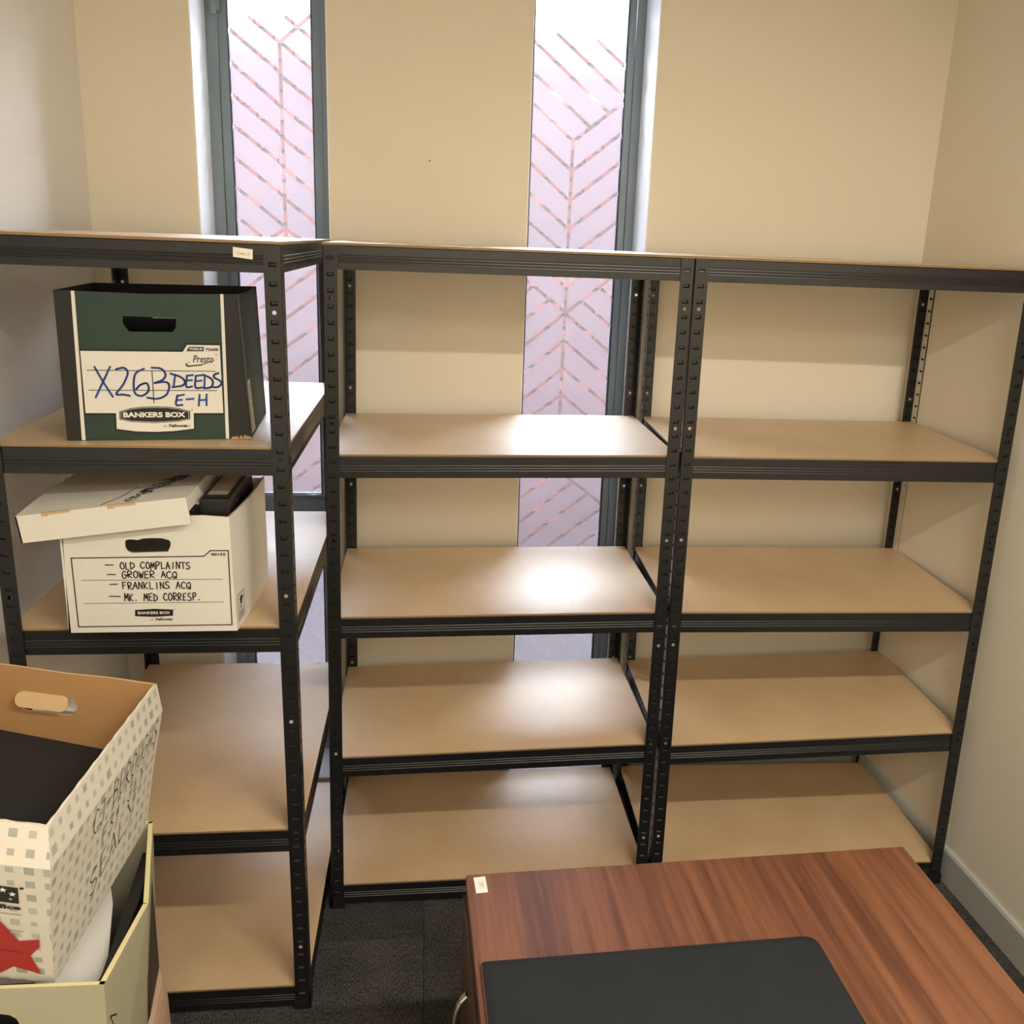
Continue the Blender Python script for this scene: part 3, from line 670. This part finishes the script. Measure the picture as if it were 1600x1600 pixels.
for i in range(16):
    u = .318 + .0025 * i; h = random.uniform(.002, .009)
    mb.quad(fP(u, .0, .002), fP(u + .004, .0, .004), fP(u + .003, h, .0035), fP(u - .001, h * .8, .0015))
mb.build('torn_corner', M_torn, gp)

# ---- white box on the middle shelf of the left rack
zQ = 1.0029; OQ = Vector((-.4858, -.357, zQ))
q = thing('archive_box', 'white archive box listing old complaints, its lid pushed askew, on the left rack', 'box', OQ)
fQ = plane_fn((0, 0, 0), (1, 0, 0), Zv, (0, -1, 0))
WQ, DQ = .3384, .30
mb = MB()
hole = [(.1251, .1998), (.131, .2040), (.1368, .2044), (.1514, .2026), (.160, .2060), (.177, .2072), (.1990, .2065), (.2126, .2020), (.2145, .1960), (.2140, .1903), (.2081, .1772), (.1368, .1751), (.129, .1790), (.125, .1859)]
card(mb, fQ, [(0, 0), (WQ, 0), (.3350, .13), (.3326, .2517), (.28, .2555), (.20, .2535), (.008, .256)], [hole], .004)
a0 = Vector((WQ, 0, 0)); b0 = Vector((WQ + .015, DQ, 0)); c0 = Vector((.352, DQ + .005, .258)); d0 = Vector((.3326, 0, .2517))
fQS = bil(a0, b0, c0, d0, Vector((1, 0, 0)))
def fQSb(u, v, k): return fQS(u, v, k + .009 * math.sin(math.pi * min(1, max(0, u))) * math.sin(math.pi * min(1, max(0, v)) * .6 + .5))
for i in range(8):
    for j in range(6):
        P = [(i / 8, j / 6), ((i + 1) / 8, j / 6), ((i + 1) / 8, (j + 1) / 6), (i / 8, (j + 1) / 6)]
        mb.quad(*[fQSb(u, v, 0) for u, v in P], mi=0); mb.quad(*[fQSb(u, v, -.004) for u, v in P], mi=1)
    mb.quad(fQSb(i / 8, 1, 0), fQSb((i + 1) / 8, 1, 0), fQSb((i + 1) / 8, 1, -.004), fQSb(i / 8, 1, -.004), mi=2)
mb.box(0, .004, 0, DQ, 0, .256); mb.box(0, WQ + .013, DQ - .004, DQ, 0, .256); mb.box(.002, WQ, .002, DQ - .002, 0, .004)
mb.build('box_body', [M_white_card, M_white_card, M_torn], q)
fr = [(.0187, .1644), (.279, .1676), (.2925, .1798), (.3279, .1797), (.328, .0142), (.0204, .0136)]
mb = MB(); d = .0008
for i in range(6): mb.stroke([fr[i], fr[(i + 1) % 6]], .0022, fQ, d)
mb.stroke([(.0346, .1161), (.3132, .1170)], .0009, fQ, d); mb.stroke([(.0345, .0653), (.3133, .0658)], .0009, fQ, d)
lab = mb.build('printed_label', M_ink, q); lab['label'] = 'black printed frame with ruled lines'
mb = MB(); lg = [(.1348, .0500), (.172, .0522), (.2106, .0500), (.2096, .0362), (.172, .0342), (.1336, .0362)]; mb.flat(lg, fQ, .0009); mb.build('logo_badge', M_ink, lab)
text_mesh('BANKERS BOX', .064, .0062, fQ, .0012, 'lettering', M_white_card, lab, bold=.03, x0=.140, y0=.0402)
text_mesh('®', .003, .003, fQ, .0012, 'lettering', M_ink, lab, x0=.2115, y0=.0495)
text_mesh('BY', .0055, .0025, fQ, .0009, 'lettering', M_ink, lab, x0=.1652, y0=.0265)
text_mesh('Fellowes.', .0350, .0056, fQ, .0009, 'lettering', M_ink, lab, bold=.03, shear=.1, x0=.1744, y0=.0260)
text_mesh('00155', .029, .0062, fQ, .0009, 'lettering', M_ink, lab, bold=.03, x0=.2932, y0=.1685)
mb = MB(); random.seed(11); d = .0013
for a, b in (((.0835, .1496), (.0991, .1496)), ((.0861, .1289), (.1017, .1288)), ((.0895, .1072), (.1043, .1075)), ((.0862, .0810), (.1074, .0804))): mb.stroke([a, b], .0022, fQ, d)
hand(mb, 'OLD COMPLAINTS', .1124, .1405, .140, .0145, .0021, fQ, d)
hand(mb, 'GROWER ACQ', .1147, .1205, .110, .0145, .0021, fQ, d)
hand(mb, 'FRANKLINS ACQ', .1134, .0965, .138, .0150, .0021, fQ, d)
hand(mb, 'MK. MED CORRESP.', .1156, .0700, .155, .0160, .0021, fQ, d)
o = mb.build('handwriting', M_ink, q); o['label'] = 'black pen list of four lines'
mb = MB(); d = .0012
s1 = lambda u, v, k: fQSb(u / DQ, v / .255, k)
for i, (a, b) in enumerate((((.012, .018), (.052, .018)), ((.052, .018), (.052, .075)), ((.052, .075), (.012, .075)), ((.012, .075), (.012, .018)))): mb.stroke([a, b], .0014, s1, d)
mb.flat([(.026, .050), (.038, .050), (.036, .056), (.044, .060), (.040, .068), (.030, .068), (.024, .060), (.028, .057)], s1, d)
for i in range(4): mb.stroke([(.018, .034 - i * .0035), (.046, .034 - i * .0035)], .0012, s1, d)
rl = mb.build('recycling_mark', M_ink, q)
text_mesh('FSC', .018, .007, s1, d, 'lettering', M_ink, rl, x0=.022, y0=.040)

# lid of the white box, tilted down to the left
OL = Vector((-.5542, -.385, 1.2640))
lid = thing('box_lid', 'white cardboard lid tilted over the white archive box, scribbled on top', 'box lid', OL)
ta = math.atan2(.0407, .325); lx = Vector((math.cos(ta), 0, math.sin(ta))); lz = Vector((-math.sin(ta), 0, math.cos(ta))); ly = Vector((0, 1, 0))
WL, DL, HL = .328, .385, .056
T3 = lambda x, y, z: lx * x + ly * y + lz * z
mb = MB()
N = 8
def sag(x, y): return -.010 * (y / DL) ** 2 * math.sin(math.pi * x / WL) + .006 * math.sin(math.pi * y / DL) * (1 - x / WL)
for i in range(N):
    for j in range(N):
        P = [(WL * i / N, DL * j / N), (WL * (i + 1) / N, DL * j / N), (WL * (i + 1) / N, DL * (j + 1) / N), (WL * i / N, DL * (j + 1) / N)]
        mb.quad(*[T3(x, y, sag(x, y)) for x, y in P]); mb.quad(*[T3(x, y, sag(x, y) - .003) for x, y in P])
def lbox(x0, x1, y0, y1, z0, z1, mi=0): mb.box(x0, x1, y0, y1, z0, z1, mi, fn=lambda p: T3(p.x, p.y, p.z))
lbox(0, WL, 0, .003, -HL, 0); lbox(0, WL, DL - .003, DL, -HL * .8, -.001)
lbox(0, .003, 0, DL, -HL, 0); lbox(WL - .003, WL, 0.002, DL, -.030, -.001)
mb.build('lid_shell', [M_white_card], lid, bevel=0)
mb = MB()
for x0, x1, b in ((.050, .104, .004), (.176, .230, .004)): mb.prism([(x0, -.006), (x0 + .012, -.006), (x0 + .012, -.0035), (x1, -.0035), (x1, .0012), (x0, .0012)], lambda u, v, d: T3(u, d, v), -.001, .004)
build_split(mb, 'tab_slot', M_kraft_l, lid, 'torn tan card showing at a tab slot')
mb = MB(); random.seed(5)
fT = lambda u, v, d: T3(u, v, sag(u, v) + d)
mb.stroke([(.160, .012), (.185, .060), (.196, .130)], .0022, fT, .0008)
for r in range(4):
    hand(mb, random.choice(['FRANK ACQ', 'OLD COMP', 'GROWER A', 'MED COR']), .205 + r * .020, .03 + r * .03, .075 - r * .01, .045, .0020, lambda u, v, d: fT(.20 + (v - .03) * .4 + (u - .205) * .5, .02 + (u - .205) * 2.2, d), .0008, jit=.15)
mb.build('handwriting', M_ink, lid)

# files standing in the white box
fl = thing('lever_arch_file', 'black lever arch file with grey spine label, spine up in the white archive box', 'file', (-.1875, -.20, 1.008))
mb = MB(); mb.box(-.030, .030, -.130, .130, 0, .2765); mb.build('cover', M_blackb, fl, bevel=.003)
mb = MB(); mb.box(-.021, .021, -.100, .100, .2762, .2775); fm = mb.build('spine_label', M_greylab, fl); fm['label'] = 'grey spine label'
mb = MB(); mb.box(-.024, .024, -.106, -.100, .276, .2785); mb.box(-.024, .024, .100, .106, .276, .2785); mb.box(-.024, -.021, -.1, .1, .276, .2785); mb.box(.021, .024, -.1, .1, .276, .2785); mb.build('label_pocket', M_blackb, fl)
mb = MB()
for y in (-.05, .03): mb.box(.030, .0312, y - .002, y + .002, .25, .254)
build_split(mb, 'rivet', M_rivet, fl)
fo = thing('folder', 'grey topped slim folder beside the black file in the white archive box', 'folder', (-.2238, -.20, 1.008))
mb = MB(); mb.box(-.006, .006, -.120, .120, 0, .262); mb.build('cover', M_blackb, fo, bevel=.002)
mb = MB(); mb.box(-.0055, .0055, -.118, .060, .262, .2665); mb.build('spine', M_greyfold, fo, bevel=.0015)

# ================================================================ FOREGROUND STACK OF CARTONS (bottom left)
# bottom: brown carton with a bulging rim
t = thing('carton', 'plain brown cardboard carton at the bottom of the stack in the corner', 'box', (-.40, -.92, 0))
mb = MB(); H_ = .515
ring = []
def arc(cx, cy, r, a0, a1, n=5):
    return [(cx + r * math.cos(math.radians(a0 + (a1 - a0) * i / n)), cy + r * math.sin(math.radians(a0 + (a1 - a0) * i / n))) for i in range(n + 1)]
ring = arc(.115, .125, .075, 90, 0) + [(.198, .05), (.199, -.05)] + arc(.125, -.17, .07, 0, -90) + arc(-.17, -.20, .03, -90, -180) + arc(-.17, .18, .03, 180, 90)
levels = [(0, .96), (.15, 1.0), (.35, 1.01), (.47, 1.0), (.50, .985), (H_, .97)]
for (z0, s0), (z1, s1_) in zip(levels, levels[1:]):
    for i in range(len(ring)):
        a, b = ring[i], ring[(i + 1) % len(ring)]
        mb.quad((a[0] * s0, a[1] * s0, z0), (b[0] * s0, b[1] * s0, z0), (b[0] * s1_, b[1] * s1_, z1), (a[0] * s1_, a[1] * s1_, z1))
mb.flat([(a * .97, b * .97) for a, b in ring], lambda u, v, d: Vector((u, v, d)), H_); mb.flat([(a * .96, b * .96) for a, b in ring], lambda u, v, d: Vector((u, v, d)), 0.001)
mb.build('box_body', M_carton, t, smooth=False)
mb = MB()
for a, b in ((2, 3), (6, 7)):
    p, r = ring[a], ring[b]
    mb.quad((p[0] * 1.012, p[1] * 1.012, .30), (r[0] * 1.012, r[1] * 1.012, .30), (r[0] * 1.004, r[1] * 1.004, .47), (p[0] * 1.004, p[1] * 1.004, .47))
build_split(mb, 'packing_tape', mat('brown_packing_tape', lin(176, 132, 92), .3), t)

# middle: olive cream open box
OS = Vector((-.385, -.91, .5155)); HS = .2845
s = thing('archive_box', 'olive cream open box with yellow edges, holding a white folder, under the patterned carton', 'box', OS)
Pr = [(-.2321, -.7205), (-.1801, -.9325), (-.194, -1.0935), (-.558, -1.085), (-.575, -.712)]
Pb = [(-.242, -.728), (-.205, -.93), (-.206, -1.083), (-.552, -1.078), (-.562, -.722)]
mb = MB()
ctr = Vector((-.385, -.91, 0))
for i in range(5):
    j = (i + 1) % 5
    r0, r1 = Vector((*Pr[i], .80)), Vector((*Pr[j], .80)); b0_, b1_ = Vector((*Pb[i], OS.z)), Vector((*Pb[j], OS.z))
    m0, m1 = (r0 + b0_) / 2, (r1 + b1_) / 2
    nrm = (r1 - r0).cross(Zv).normalized()
    if nrm.dot((r0 + r1) / 2 - ctr) < 0: nrm = -nrm
    f_ = bil(b0_ - OS, b1_ - OS, r1 - OS, r0 - OS, nrm)
    if i == 2: fSF = f_
    if i == 1: fSR = f_
    hl = [stadium(.325, .60, .71, .845)] if i == 2 else []
    card(mb, f_, [(0, 0), (1, 0), (1, 1), (0, 1)], hl, .0075 if i in (0, 1) else .006, 0, 0, 1)
mb.flat([(p[0] - OS.x, p[1] - OS.y) for p in Pb], lambda u, v, d: Vector((u, v, d)), .001)
mb.build('box_body', [M_olive, M_yellow], s)
mb = MB()
g = lambda u, v, d: fSR(u, v, d)
for st in ([(.86, .66), (.93, .76), (.80, .70), (.77, .60), (.88, .55), (.84, .42), (.66, .36)], [(.95, .72), (1.0, .60)], [(.72, .22), (.6, .12)]): mb.stroke([(min(u, .98), v) for u, v in st], .010, g, .0008)
mb.build('handwriting', M_ink, s)
# contents of the olive box
wf = thing('folder', 'white card folder lying in the olive cream box', 'folder', (-.27, -.90, .735))
mb = MB(); mb.prism([(-.10, .15), (-.012, .0947), (.0046, .0531), (.0394, -.0804), (.036, -.160), (-.12, -.160)], lambda u, v, d: Vector((u, v, d + .02 * u)), -.004, 0)
mb.build('cover', M_paper, wf)
mb = MB()
for k in range(5): mb.prism([(-.10, .14), (-.02, .09), (.033, -.078), (.033, -.155), (-.12, -.155)], lambda u, v, d: Vector((u, v, d)), -.010 - k * .006, -.0065 - k * .006)
mb.build('papers', M_paper, wf)
bf = thing('lever_arch_file', 'narrow black file standing on edge in the olive cream box', 'file', (-.222, -.90, .52))
mb = MB(); mb.prism([(-.020, .145), (-.006, .140), (.009, .03), (.016, -.165), (.004, -.170), (-.004, -.05)], lambda u, v, d: Vector((u, v, d)), .004, .242)
mb.build('cover', M_blackb, bf, bevel=.0015)
mb = MB(); mb.prism([(0.000, .06), (.006, .02), (.011, -.05), (.010, -.12), (.006, .0)], lambda u, v, d: Vector((u, v, d)), .02, .225); mb.build('papers', M_paper, bf)

# top: white carton printed with grey squares, leaning slightly
a_ = math.radians(7.5)
yv = Vector((.07, .9975, 0)).normalized(); rt = Vector((math.cos(a_) * .9975, -.07 * math.cos(a_), -math.sin(a_))).normalized(); upv = rt.cross(yv).normalized()
BRc = Vector((-.2075, -.722, 1.07)); WR, DR, HR = .33, .393, .285
BLc = BRc - rt * WR
OR = BLc - upv * HR
r = thing('carton', 'open white carton printed with grey squares and a red star, topmost of the corner stack', 'box', OR)
L3 = lambda x, y, z: (BLc - OR) + rt * x - yv * y + upv * z       # x right, y towards the front, z up from the rim
prof = [(0, 0), (.010, -.055), (.004, -.16), (.000, -HR)]; proff = [(0, 0), (.012, -.055), (-.010, -.16), (-.040, -HR)]          # outward offset by depth below the rim
mb = MB()
def wallr(side, holes=None, inner=True):
    def f(u, v, d):
        # u along the wall 0..1, v height (negative down)
        o_ = 0; of = 0
        for (o0, v0), (o1, v1) in zip(prof, prof[1:]):
            if v1 <= v <= v0: o_ = o0 + (o1 - o0) * (v - v0) / (v1 - v0)
        for (o0, v0), (o1, v1) in zip(proff, proff[1:]):
            if v1 <= v <= v0: of = o0 + (o1 - o0) * (v - v0) / (v1 - v0)
        if side == 'front': return L3(-o_ + (WR + 2 * o_) * u, DR + of + d, v)
        if side == 'right': return L3(WR + o_ + d, DR + of - (DR + of + o_) * u, v)
        if side == 'back': return L3(-o_ + (WR + 2 * o_) * u, -o_ - d, v)
        return L3(-o_ - d, DR + of - (DR + of + o_) * u, v)
    return f
lev = [0, -.055, -.16, -HR]
for side in ('front', 'right', 'left'):
    f = wallr(side)
    for va, vb in zip(lev, lev[1:]):
        mb.quad(f(0, vb, 0), f(1, vb, 0), f(1, va, 0), f(0, va, 0), mi=0); mb.quad(f(0, vb, -.004), f(1, vb, -.004), f(1, va, -.004), f(0, va, -.004), mi=1)
    n_ = 24
    for i in range(n_):      # slightly ragged rim
        u0, u1 = i / n_, (i + 1) / n_; h0 = .0012 * math.sin(i * 2.3); h1 = .0012 * math.sin((i + 1) * 2.3)
        mb.quad(f(u0, 0, 0) + upv * h0, f(u1, 0, 0) + upv * h1, f(u1, 0, -.004) + upv * h1, f(u0, 0, -.004) + upv * h0, mi=0)
        mb.quad(f(u0, 0, 0), f(u1, 0, 0), f(u1, 0, 0) + upv * h1, f(u0, 0, 0) + upv * h0, mi=0)
fbk = plane_fn(BLc - OR, rt, upv, yv)
card(mb, fbk, [(0, -HR), (WR, -HR), (WR, 0), (.25, .0015), (.18, -.001), (.1, .0012), (0, 0)], [stadium(.1031, .2027, -.080, -.0435)], .004, 0, 1, 2)
mb.box(0, WR, 0, DR - .042, -HR, -HR + .004, 1, fn=lambda p: L3(p.x, p.y, p.z))
me = mb.mesh('box_body', [M_squares, M_kraft, M_torn])
uvl = me.uv_layers.new(name='UVMap')
for p in me.polygons:
    sideways = abs(p.normal.dot(rt)) > abs(p.normal.dot(yv))
    for li in p.loop_indices:
        c = me.vertices[me.loops[li].vertex_index].co - (BLc - OR)
        uvl.data[li].uv = ((c.dot(-yv) if sideways else c.dot(rt)) + 1.0, c.dot(upv) + 1.0)
link('box_body', me, r)
mb = MB(); fk = fbk
mb.prism(stadium(.1025, .1900, -.0665, -.0425), lambda u, v, d: fk(u, v, -.004 - .010 * min(1, (-.0425 - v) / .024) + d), -.003, -.0005)
mb2 = MB(); mb2.prism(stadium(.125, .2045, -.080, -.056), lambda u, v, d: fk(u, v, .012 + d), -.001, 0); mb2.build('backing_paper', M_paper, r)
o = mb.build('handle_flap', M_kraft_l, r); o['label'] = 'pushed-in tan handle flap'
fF = wallr('front'); fR = wallr('right')
FF = lambda u, v, d: fF((u - .006 + WR) / WR, v, d)          # u measured from the front right corner (negative to the left)
FRt = lambda u, v, d: fR(u / DR, v, d)
mb = MB(); mb.flat([(-.098, -.0920), (-.0332, -.0945), (-.0325, -.1245), (-.098, -.122)], FF, .0012); lg = mb.build('printed_logo', M_ink, r); lg['label'] = 'black square printed with white stars'
def star(cx, cy, R, n=5, rr=.42, rot=90):
    return [(cx + (R if i % 2 == 0 else R * rr) * math.cos(math.radians(rot + 180 / n * i)), cy + (R if i % 2 == 0 else R * rr) * math.sin(math.radians(rot + 180 / n * i))) for i in range(2 * n)]
for (x, y, R, m) in ((-.0513, -.1005, .0052, M_paper), (-.0400, -.1070, .0050, M_paper), (-.0425, -.1165, .0030, M_torn), (-.060, -.1150, .0045, M_paper)):
    mb = MB(); mb.flat(star(x, y, R), FF, .0016); mb.build('star_print', m, lg)
text_mesh('office', .042, .0085, FF, .0014, 'lettering', M_ink, r, bold=.045, x0=-.0725, y0=-.1365)
mb = MB(); mb.stroke([(-.12, -.1440), (-.0302, -.1460)], .0009, FF, .0014); mb.stroke([(-.12, -.1770), (-.0293, -.1790)], .0009, FF, .0014)
mb.flat([(-.0285 + .003 * math.cos(k), -.0945 + .0022 * math.sin(k)) for k in [i * math.pi / 4 for i in range(8)]], FF, .0014); mb.build('printed_lines', M_ink, r)
mb = MB(); mb.prism([(a_ - .003, -.163 + (b_ + .163) * 1.22) for a_, b_ in [(-.0536, -.163), (-.033, -.1932), (-.0064, -.1870), (-.0065, -.1995), (-.0195, -.2162), (-.0076, -.247), (-.0435, -.2380), (-.062, -.252), (-.082, -.238), (-.112, -.245), (-.098, -.216), (-.115, -.193), (-.078, -.192)]], FF, .0016, .0022)
o = mb.build('paper_star', M_red, r); o['label'] = 'red paper star stuck on the front'
mb = MB(); mb.stroke([(-.10, -.2180), (-.035, -.2220)], .0008, FF, .0026); mb.build('pen_line', M_dkcard, o)
mb = MB(); random.seed(21)
def tilt(u0, v0, k): return lambda u, v, d: FRt(u, v + (u - u0) * k, d)
hand(mb, 'CJ-BUROUGHS', .128, -.108, .255, .042, .0016, tilt(.128, 0, .02), .0012, jit=.03)
hand(mb, 'F31 JLY', .165, -.156, .175, .030, .0016, tilt(.165, 0, .05), .0012, jit=.03)
hand(mb, 'SEALY', .125, -.230, .185, .044, .0018, tilt(.125, 0, .18), .0012, jit=.03)
o = mb.build('handwriting', M_ink, r); o['label'] = 'thin black pen writing on the side'
# black folder lying in it
Ob = L3(.165, .196, -.135) + OR
k_ = thing('folder', 'flat black cloth folder lying inside the patterned carton', 'folder', Ob)
mb = MB(); sl = -.08
mb.box(-.1580, .1580, -.1895, .178, -.030, 0, fn=lambda p: rt * p.x - yv * p.y + upv * (p.z + 0.008 + sl * p.x)); mb.build('cover', M_blackfelt, k_, bevel=.002)
mb = MB(); mb.box(-.150, .150, -.185, .145, -.135, -.031, fn=lambda p: rt * p.x - yv * p.y + upv * (p.z + 0.008 + sl * p.x * max(0, 1 + p.z / .14)) ); mb.build('papers', M_paper, k_)

# ================================================================ DESK with drawers, black pad
ya = math.radians(1.6)
ds = thing('desk_cabinet', 'brown striped wooden desk cabinet in the foreground with a black pad on it', 'cabinet', (.322, -.825, 0), ya)
ZT = .74; WD, DD = .831, .80
mb = MB(); mb.box(0, WD, -DD, 0, ZT - .024, ZT); me = mb.mesh('desk_top', [M_wood, M_wood_dark], bevel=.0025)
link('desk_top', me, ds)
mb = MB(); mb.box(.010, WD - .010, -DD + .01, -.012, .06, ZT - .0245); mb.box(.03, WD - .03, -DD + .04, -.04, 0, .06); mb.build('cabinet_body', M_wood_dark, ds, bevel=.002)
for k, (z0, z1) in enumerate(((.40, .712), (.075, .392))):
    mb = MB(); mb.box(-.006, .0095, -DD + .02, -.016, z0, z1); dr = mb.build('door', M_wood_dark, ds, bevel=.002)
    mb = MB(); yh = -.152
    n_ = 10; pts = [Vector((-.006 - .020 * math.sin(math.pi * i / n_) ** .6, yh, (z0 + z1) / 2 + .02 - .055 + .11 * i / n_)) for i in range(n_ + 1)]
    for i in range(n_):
        a, b = pts[i], pts[i + 1]; tt = (b - a).normalized(); s_ = Vector((0, 1, 0)); nn = tt.cross(s_).normalized()
        for j in range(8):
            c0_, c1_ = math.radians(45 * j), math.radians(45 * (j + 1))
            v0, v1 = s_ * .008 * math.cos(c0_) + nn * .0045 * math.sin(c0_), s_ * .008 * math.cos(c1_) + nn * .0045 * math.sin(c1_)
            mb.quad(a + v0, a + v1, b + v1, b + v0)
    h_ = mb.build('handle', M_chrome, dr, smooth=True); h_['label'] = 'curved chrome handle'
fD = lambda u, v, d: Vector((u, v, ZT + d))
mb = MB(); mb.prism([(.0128, -.0095), (.0335, -.0078), (.0348, -.0480), (.0145, -.0492)], fD, .0002, .0007); st = mb.build('sticker', M_paper, ds); st['label'] = 'small white sticker on the corner'
mb = MB(); random.seed(2)
hand(mb, '1361', 0, 0, .022, .007, .0009, lambda u, v, d: fD(.0285 - v, -.018 - u, d), .0009); mb.build('lettering', M_grey_ink, st)
pd = thing('desk_pad', 'black leatherette pad with worn brown edge lying on the wooden cabinet top', 'pad', (.3335, -1.034, ZT), ya)
def rrect(x0, x1, y0, y1, r_):
    return arc(x1 - r_, y1 - r_, r_, 90, 0, 4) + [(x1, y0), (x0, y0)] + arc(x0 + .004, y1 - .004, .004, 180, 90, 2)
mb = MB(); ro_ = rrect(.003, .5515, -.50, 0, .022)
f3 = lambda u, v, d: Vector((u, v, d))
mb.prism(ro_, f3, .0005, .006); mb.build('base_board', M_trim, pd)
ri = rrect(.0045, .5490, -.499, -.0028, .020); rj = [(u + (.010 if u < .2 else -.010) * 1, v - (.012 if v > -.3 else -.012)) for u, v in ri]
mb = MB(); n_ = len(ri)
for i in range(n_):
    a, b = ri[i], ri[(i + 1) % n_]; c, e = rj[i], rj[(i + 1) % n_]
    mb.quad((a[0], a[1], .006), (b[0], b[1], .006), (b[0], b[1], .0085), (a[0], a[1], .0085)); mb.quad((a[0], a[1], .0085), (b[0], b[1], .0085), (e[0], e[1], .0115), (c[0], c[1], .0115))
mb.flat(rj, f3, .0115)
mb.build('cover', M_pad, pd)

# dark slab added behind the hand hole of the olive box, standing in for its shade
mb = MB(); mb.box(-.50, -.305, -1.062, -1.050, .53, .77)
o = mb.build('folder', M_blackb); tag(o, 'black slab added to darken the hand hole of the olive cream box', 'folder')
# ================================================================ CEILING LAMP (above and behind the camera's view)
lamp = thing('ceiling_light', 'long white ceiling light fitting over the middle of the room', 'light', (1.2, -2.08, ZC))
mb = MB(); mb.box(-.62, .62, -.05, .05, -.045, 0); mb.build('light_housing', M_reveal, lamp, bevel=.003)
ld = bpy.data.lights.new('tube', 'AREA'); ld.shape = 'RECTANGLE'; ld.size = 1.15; ld.size_y = .06; ld.energy = LAMP_W; ld.color = LAMP_C
lo = bpy.data.objects.new('tube', ld); COL.objects.link(lo); lo.parent = lamp; lo.location = (0, 0, -.052)

fill_light = thing('ceiling_light', 'added soft fill light on the unseen ceiling at the back of the room', 'light', (.6, -3.4, ZC))  # second light added for soft fill, made large to blur its shadows
mb = MB(); mb.box(-.62, .62, -.52, .52, -.045, 0); mb.build('light_housing', M_reveal, fill_light, bevel=.003)
ld2 = bpy.data.lights.new('panel', 'AREA'); ld2.shape = 'RECTANGLE'; ld2.size = 1.2; ld2.size_y = 1.0; ld2.energy = LAMP_W * .9; ld2.color = LAMP_C
lo2 = bpy.data.objects.new('panel', ld2); COL.objects.link(lo2); lo2.parent = fill_light; lo2.location = (0, 0, -.052)
